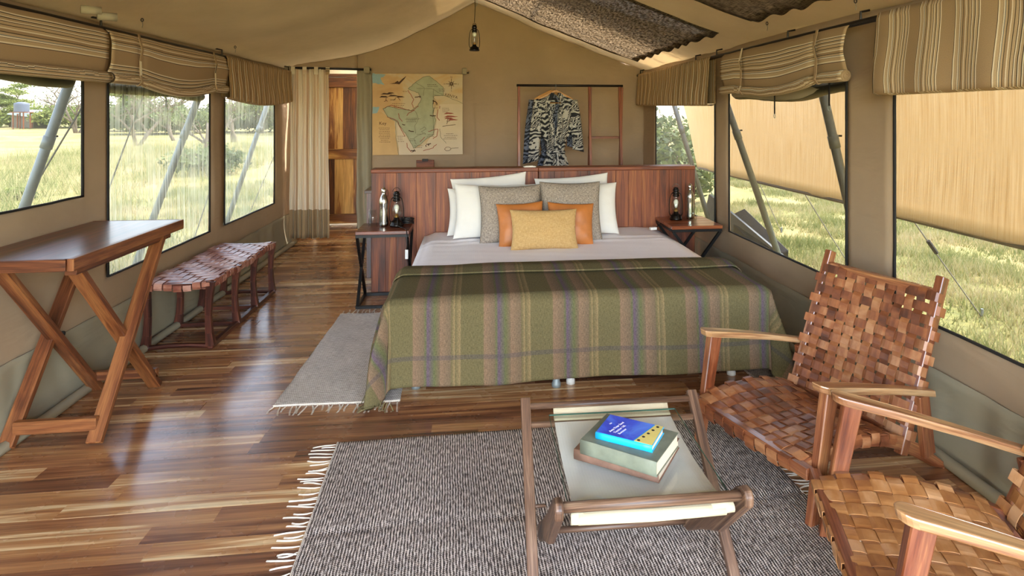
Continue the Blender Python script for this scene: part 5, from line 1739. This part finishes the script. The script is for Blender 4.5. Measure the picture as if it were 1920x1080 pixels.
# ================================================================ OUTDOORS
GZ0 = -.28
m, nt, b, o_ = newmat('savanna_ground')
v = uvc(nt, src='Object')
n1 = noise_(nt, nd(nt, 'ShaderNodeMapping', {'Vector': v, 'Scale': (.5, .5, .5)}).outputs[0], 1.0, 6, .62)
n2 = noise_(nt, nd(nt, 'ShaderNodeMapping', {'Vector': v, 'Scale': (14, 14, 14)}).outputs[0], 1.0, 5, .7)
c = ramp(nt, n1, [(.34, '#7a7d42'), (.46, '#928c4e'), (.55, '#a4955c'), (.68, '#ad9468')])
c = mix(nt, .8, c, ramp(nt, n2, [(.3, .6), (.7, 1.3)]), 'MULTIPLY')
nt.links.new(c, b.inputs['Base Color']); b.inputs['Roughness'].default_value = 1
bump(nt, b, n2, .8, .05)
m_ground = m
def gfn(u, v):
    a = u * 2 * math.pi
    r = .0 + 140 * v ** 2.6
    x, yy = r * math.cos(a), 8 + r * math.sin(a)
    z = GZ0 + sm((r - 7) / 30) * .5 * (nz(x * .05, yy * .05) + .3) + .012 * (r - 10) * (r > 10) * (1 if x < 0 else .6)
    return (x, yy, z)
MB().grid(gfn, 72, 60).build('ground', m_ground, smooth=True, kind='structure')

def blade_mat(name, stops):
    m, nt, b, o = newmat(name)
    g = nd(nt, 'ShaderNodeNewGeometry')
    n = noise_(nt, nd(nt, 'ShaderNodeMapping', {'Vector': g.outputs['Position'], 'Scale': (.7, .7, .7)}).outputs[0], 1.0, 3)
    rpi = g.outputs['Random Per Island']
    f = math_(nt, 'ADD', n, math_(nt, 'MULTIPLY_ADD', rpi, .3, -.15))
    c = ramp(nt, f, stops)
    nt.links.new(c, b.inputs['Base Color'])
    b.inputs['Roughness'].default_value = .8
    translucent(nt, b, o, c, .3)
    return m
m_grass = blade_mat('grass_blades', [(.3, '#68743c'), (.45, '#8c9058'), (.58, '#aca272'), (.75, '#beb088')])
def grass(name, label, boxes, dens, h, seed):
    random.seed(seed)
    vs, fs = [], []
    for x0, x1, y0, y1 in boxes:
        for k in range(int((x1 - x0) * (y1 - y0) * dens)):
            x, yy = random.uniform(x0, x1), random.uniform(y0, y1)
            cl_ = nz(x * 1.3, yy * 1.3, 5)
            if cl_ < -.15 + random.uniform(-.3, .25): continue
            for j in range(3):
                a = random.uniform(0, 6.28)
                hh = h * random.uniform(.4, 1.2) * (1 + cl_)
                xx, y2 = x + random.uniform(-.03, .03), yy + random.uniform(-.03, .03)
                w = .0045 + .003 * random.random()
                lx, ly = random.uniform(-.6, .6) * hh, random.uniform(-.6, .6) * hh
                b0 = len(vs)
                gz_ = gfn_z(xx, y2)
                vs += [(xx - w * math.cos(a), y2 - w * math.sin(a), gz_), (xx + w * math.cos(a), y2 + w * math.sin(a), gz_), (xx + lx, y2 + ly, gz_ + hh)]
                fs.append((b0, b0 + 1, b0 + 2))
    mb = MB(); mb.v = [Vector(q) for q in vs]; mb.f = fs; mb.uv = [None] * len(fs)
    o = mb.build(name, m_grass, kind='stuff')
    return tag(o, label, 'grass')
def gfn_z(x, yy):
    r = math.hypot(x, yy - 8)
    return GZ0 + sm((r - 7) / 30) * .5 * (nz(x * .05, yy * .05) + .3) + .012 * (r - 10) * (r > 10) * (1 if x < 0 else .6)
grass('grass', 'short green and straw grass outside the right windows', [(2.6, 6.5, 2.0, 12), (6.5, 11, 1.0, 17)], 560, .10, 3)
grass('grass', 'longer straw-coloured grass outside the left windows', [(-7, -2.8, 3.2, 17)], 330, .16, 5)
grass('tall_grass', 'tall pale savanna grass farther off on the left', [(-16, -7, 8, 30)], 60, .42, 6)

m_bark = plain('acacia_bark', '#6d6152', .9, 0, .2, 6, .6)
m_leaf1 = blade_mat('acacia_leaves', [(.3, '#4e5e2c'), (.5, '#7d8a45'), (.7, '#a3a860')])
m_leaf2 = blade_mat('dark_bush_leaves', [(.3, '#3c4a2c'), (.5, '#5e6b3e'), (.7, '#808a58')])
def leaves(blobs, n, size, mat, parent, name='crown'):
    vs, fs = [], []
    for (c, rx, rz_) in blobs:
        for k in range(int(n * min(rx, 1.6))):
            while 1:
                p = Vector((random.uniform(-1, 1), random.uniform(-1, 1), random.uniform(-1, 1)))
                if p.length < 1: break
            p = p * (.55 + .45 * random.random())
            q = Vector(c) + Vector((p.x * rx, p.y * rx, p.z * rz_))
            a = Vector((random.gauss(0, 1), random.gauss(0, 1), random.gauss(0, .6))).normalized()
            b_ = a.cross(Vector((random.gauss(0, 1), random.gauss(0, 1), random.gauss(0, 1)))).normalized()
            s = size * random.uniform(.5, 1.4)
            b0 = len(vs)
            vs += [q - a * s, q + b_ * s * .45, q + a * s, q - b_ * s * .45]
            fs.append((b0, b0 + 1, b0 + 2, b0 + 3))
    mb = MB(); mb.v = [Vector(q) for q in vs]; mb.f = fs; mb.uv = [None] * len(fs)
    return mb.build(name, mat, parent, kind='stuff')
def acacia(loc, H, label, seed, mat, spread=1.0, dens=420, bare=False, group='trees beyond the left windows'):
    random.seed(seed)
    t = thing('acacia_tree', loc, 0, label, 'tree', group)
    mb = MB()
    blobs = []
    def branch(p, d, L, r, lev):
        P = [p]
        for k in range(4):
            d = (d + Vector((random.uniform(-.3, .3), random.uniform(-.3, .3), random.uniform(-.05, .12)))).normalized()
            P.append(P[-1] + d * L / 4)
        mb.tube(P, [r, r * .9, r * .8, r * .7, r * .55], 6)
        if lev == 0 or (lev == 1 and random.random() < .3):
            blobs.append((P[-1], H * .17 * spread, H * .07))
        if lev > 0:
            for k in range(3):
                a = random.uniform(0, 6.28)
                d2 = (d * .5 + Vector((math.cos(a), math.sin(a), .35)) * .8 * spread).normalized()
                branch(P[random.choice((2, 3, 4))], d2, L * .66, r * .55, lev - 1)
    for k in range(random.choice((1, 2, 3))):
        branch(Vector((random.uniform(-.1, .1), 0, -.2)), Vector((random.uniform(-.35, .35), random.uniform(-.3, .3), 1)).normalized(), H * .42, H * .022, 3 if bare else 2)
    mb.build('trunk', m_bark, t, smooth=True)
    leaves(blobs, dens * (.12 if bare else 1) / max(1, len(blobs)) * 9 / (H * .17), .055 * H / 3 if not bare else .06, mat, t)
    return t
# left side, from the near window outwards
def lp(px_, D):
    """ground point seen in direction px_ at distance D, so that trees stand where the photo has them"""
    th = math.atan(145 / 1150)
    a = (px_ - 1035) / 1150
    return (D * (math.sin(th) + a * math.cos(th)), D * (math.cos(th) - a * math.sin(th)))
specs = [(20, 52, 4.6, 'round green acacia behind the water tank', 1, 1.3), (95, 50, 5.0, 'loose thin-branched acacia right of the water tank', 0, 1.2), (145, 40, 4.4, 'thorny pale acacia near the first pillar', 0, 1.0),
         (-60, 50, 4.6, 'broad acacia beyond the left picture edge', 1, 1.3), (255, 30, 4.6, 'wide bare-limbed acacia in the middle left window', 0, 1.5), (330, 34, 4.6, 'acacia with long arching limbs in the middle left window', 0, 1.4),
         (385, 22, 3.8, 'thorn tree at the right side of the middle left window', 0, 1.2), (440, 32, 4.2, 'acacia in the far left window', 0, 1.3), (490, 42, 4.8, 'distant acacia at the right of the far left window', 1, 1.3),
         (215, 50, 4.8, 'distant rounded acacia left in the middle window', 1, 1.3), (555, 40, 4.6, 'acacia glimpsed by the door curtain', 1, 1.2),
         (-220, 44, 4.4, 'rounded acacia far out to the left of the near window', 1, 1.3), (-420, 50, 4.8, 'tall acacia farthest out on the left side', 1, 1.3), (-700, 52, 4.6, 'spreading acacia on the left, level with the tent front', 1, 1.3)]
for i, (px_, D, H_, lb, kind_, sp_) in enumerate(specs):
    x, yy = lp(px_, D)
    acacia((x, yy, gfn_z(x, yy)), H_, lb, 40 + i, m_leaf1 if kind_ else m_leaf2, sp_, 900 if kind_ else 420, bare=not kind_)
def bush(loc, r, label, seed, mat=None, n=500, group='bushes outside the left windows', h=.7):
    random.seed(seed)
    t = thing('bush', loc, 0, label, 'bush', group)
    mb = MB()
    for k in range(7):
        a = random.uniform(0, 6.28)
        mb.tube([(0, 0, -.02), (r * .3 * math.cos(a), r * .3 * math.sin(a), r * h * .4), (r * .7 * math.cos(a), r * .7 * math.sin(a), r * h * .8)], .012, 5)
    mb.build('stems', m_bark, t)
    leaves([((0, 0, r * h * .6), r, r * h * .6), ((r * .4, .1, r * h * .5), r * .7, r * h * .5), ((-r * .4, -.1, r * h * .5), r * .7, r * h * .45)], n / r, .05 + .03 * r, mat or m_leaf1, t, 'foliage')
for i, (px_, D, r_, lb, mt, n_) in enumerate([(30, 13, .32, 'small round green bush in the field, near left window', m_leaf1, 500), (22, 9, .16, 'tiny grey-green shrub low in the near left window', m_leaf2, 160), (118, 8, .32, 'wispy thin shrub beside the leaning pole', m_leaf2, 60),
        (235, 44, 2.7, 'dark bush belt in the left of the middle window', m_leaf2, 3200), (290, 40, 2.9, 'dark dense bush in the centre of the middle window', m_leaf2, 3600), (345, 42, 2.2, 'yellow-green bush behind the leaning pole', m_leaf1, 3000), (388, 18, 1.2, 'grey-green thorn shrub at the middle window edge', m_leaf2, 500),
        (425, 46, 2.8, 'dark bush belt in the far left window', m_leaf2, 3200), (470, 44, 2.9, 'dark bush in the centre of the far left window', m_leaf2, 3200), (515, 46, 2.9, 'dark bush at the right of the far left window', m_leaf2, 3200),
        (0, 54, 2.2, 'green bush left of the tank shed', m_leaf1, 2600), (75, 58, 2.6, 'green bush behind the tank shed', m_leaf1, 2600), (125, 48, 2.4, 'pale bush right of the tank shed', m_leaf1, 2600), (170, 50, 2.6, 'bush behind the first canvas pillar', m_leaf1, 2600), (-50, 50, 2.6, 'bush at the far left picture edge', m_leaf1, 2600)]):
    x, yy = lp(px_, D)
    bush((x, yy, gfn_z(x, yy)), r_, lb, 90 + i, mt, n_)
# water tank and shed
x, yy = lp(42, 46)
gz_ = gfn_z(x, yy)
m_tank = plain('blue_grey_tank', '#5f6878', .5)
m_tin = plain('tin_roof', '#a9b4bd', .35, .4)
m_shed = plain('shed_wall', '#6b6558', .9)
tk = thing('water_tank', (x - .05, yy, gz_), 0, 'blue-grey ribbed water tank on a stand beside the shed', 'water tank')
pr_ = [(0, 1.28), (.46, 1.28)]
for k in range(8):
    z = 1.30 + k * .075
    pr_ += [(.47, z), (.45, z + .037)]
pr_ += [(.46, 1.92), (.2, 2.02), (0, 2.03)]
MB().lathe(pr_, 24).build('tank_body', m_tank, tk, smooth=True)
for a, c_ in ((-.35, -.35), (.35, -.35), (.35, .35), (-.35, .35)):
    MB().bar((a, c_, 0), (a, c_, 1.25), .06, .06, up=(0, 1, 0)).build('leg', m_rack, tk)
MB().box(-.5, -.5, 1.22, .5, .5, 1.275).build('platform', m_rack, tk)
x2, y2 = lp(64, 49)
sh = thing('shed', (x2, y2, gfn_z(x2, y2)), R(-20), 'low shed with a pale tin roof beyond the near left window', 'shed')
MB().box(-1.1, -.9, 0, 1.1, .9, 1.0).build('wall', m_shed, sh)
MB().prism([(-1.3, -1.05, 1.05), (1.5, -1.05, .80), (1.5, -1.05, .86), (.2, -1.05, 1.42), (-1.3, -1.05, 1.12)], (0, 2.1, 0)).build('roof', m_tin, sh)
MB().tube([(1.25, -1.1, 0), (1.25, -1.1, .9)], .05, 6).tube([(-.2, -1.1, 0), (-.2, -1.1, 1.1)], .05, 6).build('post', m_rack, sh)
# small standpipe in the field
x, yy = lp(62, 15)
sp_ = thing('standpipe', (x, yy, gfn_z(x, yy)), 0, 'small grey standpipe in the dry field', 'standpipe')
MB().tube([(0, 0, 0), (0, 0, .32)], .03, 8).build('pipe', m_galv, sp_)
MB().tube([(-.05, 0, .33), (.08, 0, .33), (.1, 0, .28)], .03, 6).build('tap', m_galv, sp_)

# leaning poles and guy ropes of the fly
def pole(p, q, label, clamp=None):
    t = thing('leaning_pole', (q[0], q[1], q[2]), 0, label, 'pole')
    MB().tube([p, q], .032, 12).build('tube', m_galv, t, world=True, smooth=True)
    P, Q = Vector(p), Vector(q)
    c = P.lerp(Q, clamp or .35)
    d = (Q - P).normalized()
    MB().tube([c, c + d * .09], .038, 12).build('sleeve_joint', m_galv, t, world=True, smooth=True)
    MB().tube([c + Vector((.04, -.01, 0)), c + Vector((.06, -.02, .0))], .008, 6).build('pin', m_black, t, world=True)
    MB().tube([Q + Vector((0, 0, -.001)), Q + Vector((0, 0, .012))], .06, 12).build('foot_plate', m_galv, t, world=True)
def solve_line(u1, v1, u2, v2, Y, z):
    """line of sight through two picture points on the plane y = Y, carried down to height z and up to 2.3"""
    th = math.atan(145 / 1150)
    o = []
    for u, v in ((u1, v1), (u2, v2)):
        a, b_ = (u - 1035) / 1150, -(v - 215) / 1150
        dx, dy = math.sin(th) + a * math.cos(th), math.cos(th) - a * math.sin(th)
        k = Y / dy
        o.append(Vector((dx * k, Y, 1.55 + b_ * k)))
    d = o[1] - o[0]
    at_ = lambda zz: o[0] + d * ((zz - o[0].z) / d.z)
    return at_(2.3), at_(z)
for (a, Y, lb) in (((132, 150, 47, 385), 4.75, 'grey leaning pole outside the near left window'), ((372, 183, 255, 495), 6.5, 'grey leaning pole outside the middle left window'), ((500, 200, 425, 418), 8.7, 'grey leaning pole outside the far left window'),
                   ((1378, 240, 1460, 480), 5.75, 'grey leaning pole at the left of the middle right window'), ((1545, 185, 1590, 380), 4.15, 'grey leaning pole at the right of the middle right window'), ((1265, 200, 1325, 400), 7.7, 'grey leaning pole outside the far right window')):
    p, q = solve_line(*a, Y, GZ0)
    pole(p, q, lb)
def rope(p, q, label, knot=None):
    t = thing('guy_rope', q, 0, label, 'rope')
    P, Q = Vector(p), Vector(q)
    MB().tube([P, P.lerp(Q, .5) + Vector((0, 0, -.01)), Q], .006, 5).build('rope_line', m_rope, t, world=True)
    if knot:
        c = P.lerp(Q, knot)
        d = (Q - P).normalized()
        MB().tube([c, c + d * .14], .018, 6).build('rope_tensioner', m_white_plastic if knot > .5 else m_black, t, world=True)
    MB().tube([Q, Q + Vector((0, 0, .08))], .012, 6).build('peg', m_galv, t, world=True)
for (a, Y, lb, kn) in (((272, 170, 205, 350), 5.6, 'thin guy rope with a white tensioner in the middle left window', .56), ((398, 345, 366, 440), 7.0, 'faint guy rope low in the middle left window', None),
                       ((515, 290, 465, 405), 9.2, 'faint guy rope in the far left window', None), ((50, 372, 30, 405), 4.9, 'guy rope beside the near leaning pole', None),
                       ((1510, 365, 1582, 480), 6.5, 'guy rope crossing the middle right window', None), ((1400, 290, 1485, 480), 9.0, 'guy rope behind the left pole of the middle right window', None),
                       ((1712, 412, 1890, 665), 5.0, 'dark guy rope running down across the nearest right window', .42), ((1780, 330, 1800, 360), 3.2, 'short guy rope near the shade cloth', None)):
    if lb.startswith('short'): continue
    p, q = solve_line(*a, Y, GZ0)
    lim = 3.62 if p.x > 0 else -2.75
    if abs(p.x) < abs(lim) and abs(q.x) > abs(lim):
        p = p.lerp(q, (lim - p.x) / (q.x - p.x))
    rope(p, q, lb, kn)

# shade cloth outside the right windows
m, nt, b, o_ = newmat('beige_shade_cloth')
v = uvc(nt, 95, 1.6, 1)
n1 = noise_(nt, v, 1.0, 5, .65)
v2 = uvc(nt, 380, 380, 1)
n2 = noise_(nt, v2, 1.0, 2)
c = ramp(nt, n1, [(.3, '#ccb48c'), (.5, '#dcc9a8'), (.7, '#e6d7ba')])
c = mix(nt, .5, c, ramp(nt, n2, [(.3, .75), (.7, 1.15)]), 'MULTIPLY')
nt.links.new(c, b.inputs['Base Color']); b.inputs['Roughness'].default_value = 1
translucent(nt, b, o_, c, .62)
m_cloth = m
SX = 3.55
def cloth(y0, y1, zb, label, cut=False):
    t = thing('shade_cloth', (SX, (y0 + y1) / 2, zb), 0, label, 'shade cloth')
    def f(u, v):
        yy = y0 + u * (y1 - y0)
        if cut: yy -= 1.25 * max(0, 1 - v * 1.0) * u ** 6 * .9
        z = zb + v * (2.28 - zb)
        return (SX + .02 * nz(yy * 2, z) + .03 * math.sin(v * 3), yy, z)
    MB().grid(f, 60, 14, lambda u, v: (u * (y1 - y0), v * 1.6)).build('cloth_panel', m_cloth, t, world=True, smooth=True, solid=.003)
    MB().tube([(SX + .01, y0, zb), (SX + .01, y0 + (y1 - y0) * .5, zb - .006), (SX + .01, y1 - (1.1 if cut else 0), zb)], .012, 6, flat=1.6).build('hem_bar', m_bark, t, world=True)
cloth(.2, 5.1, .685, 'beige backlit shade cloth outside the nearest right window')
cloth(5.13, 10.6, .70, 'beige backlit shade cloth outside the two farther right windows', True)
t = thing('ground_board', (3.2, 7.2, GZ0), 0, 'dark grey board leaning low on the ground outside the middle right window', 'board')
MB().obox((3.35, 7.0, .02), (.03, -.5, -.16), (.12, .0, .05), (.0, .0, .12)).build('board_panel', m_steel, t, world=True, bevel=.01)
m_grey_t = plain('grey_tarp', '#6f7474', .8)
MB().bar((3.1, 7.9, .35), (3.45, 6.3, -.24), .03, .30, up=(0, 0, 1)).build('lower_board', m_grey_t, t, world=True)
for i, (px_, D, r_, lb, n_) in enumerate([(1248, 12.5, 1.3, 'shaded bush beyond the far right window corner', 900), (1225, 16, 1.8, 'pale bush far beyond the right rear corner', 900)]):
    x, yy = lp(px_, D)
    bush((x, yy, gfn_z(x, yy)), r_, lb, 130 + i, m_leaf2, n_, 'bushes outside the right windows', 1.0)
print('objects', len(bpy.data.objects))
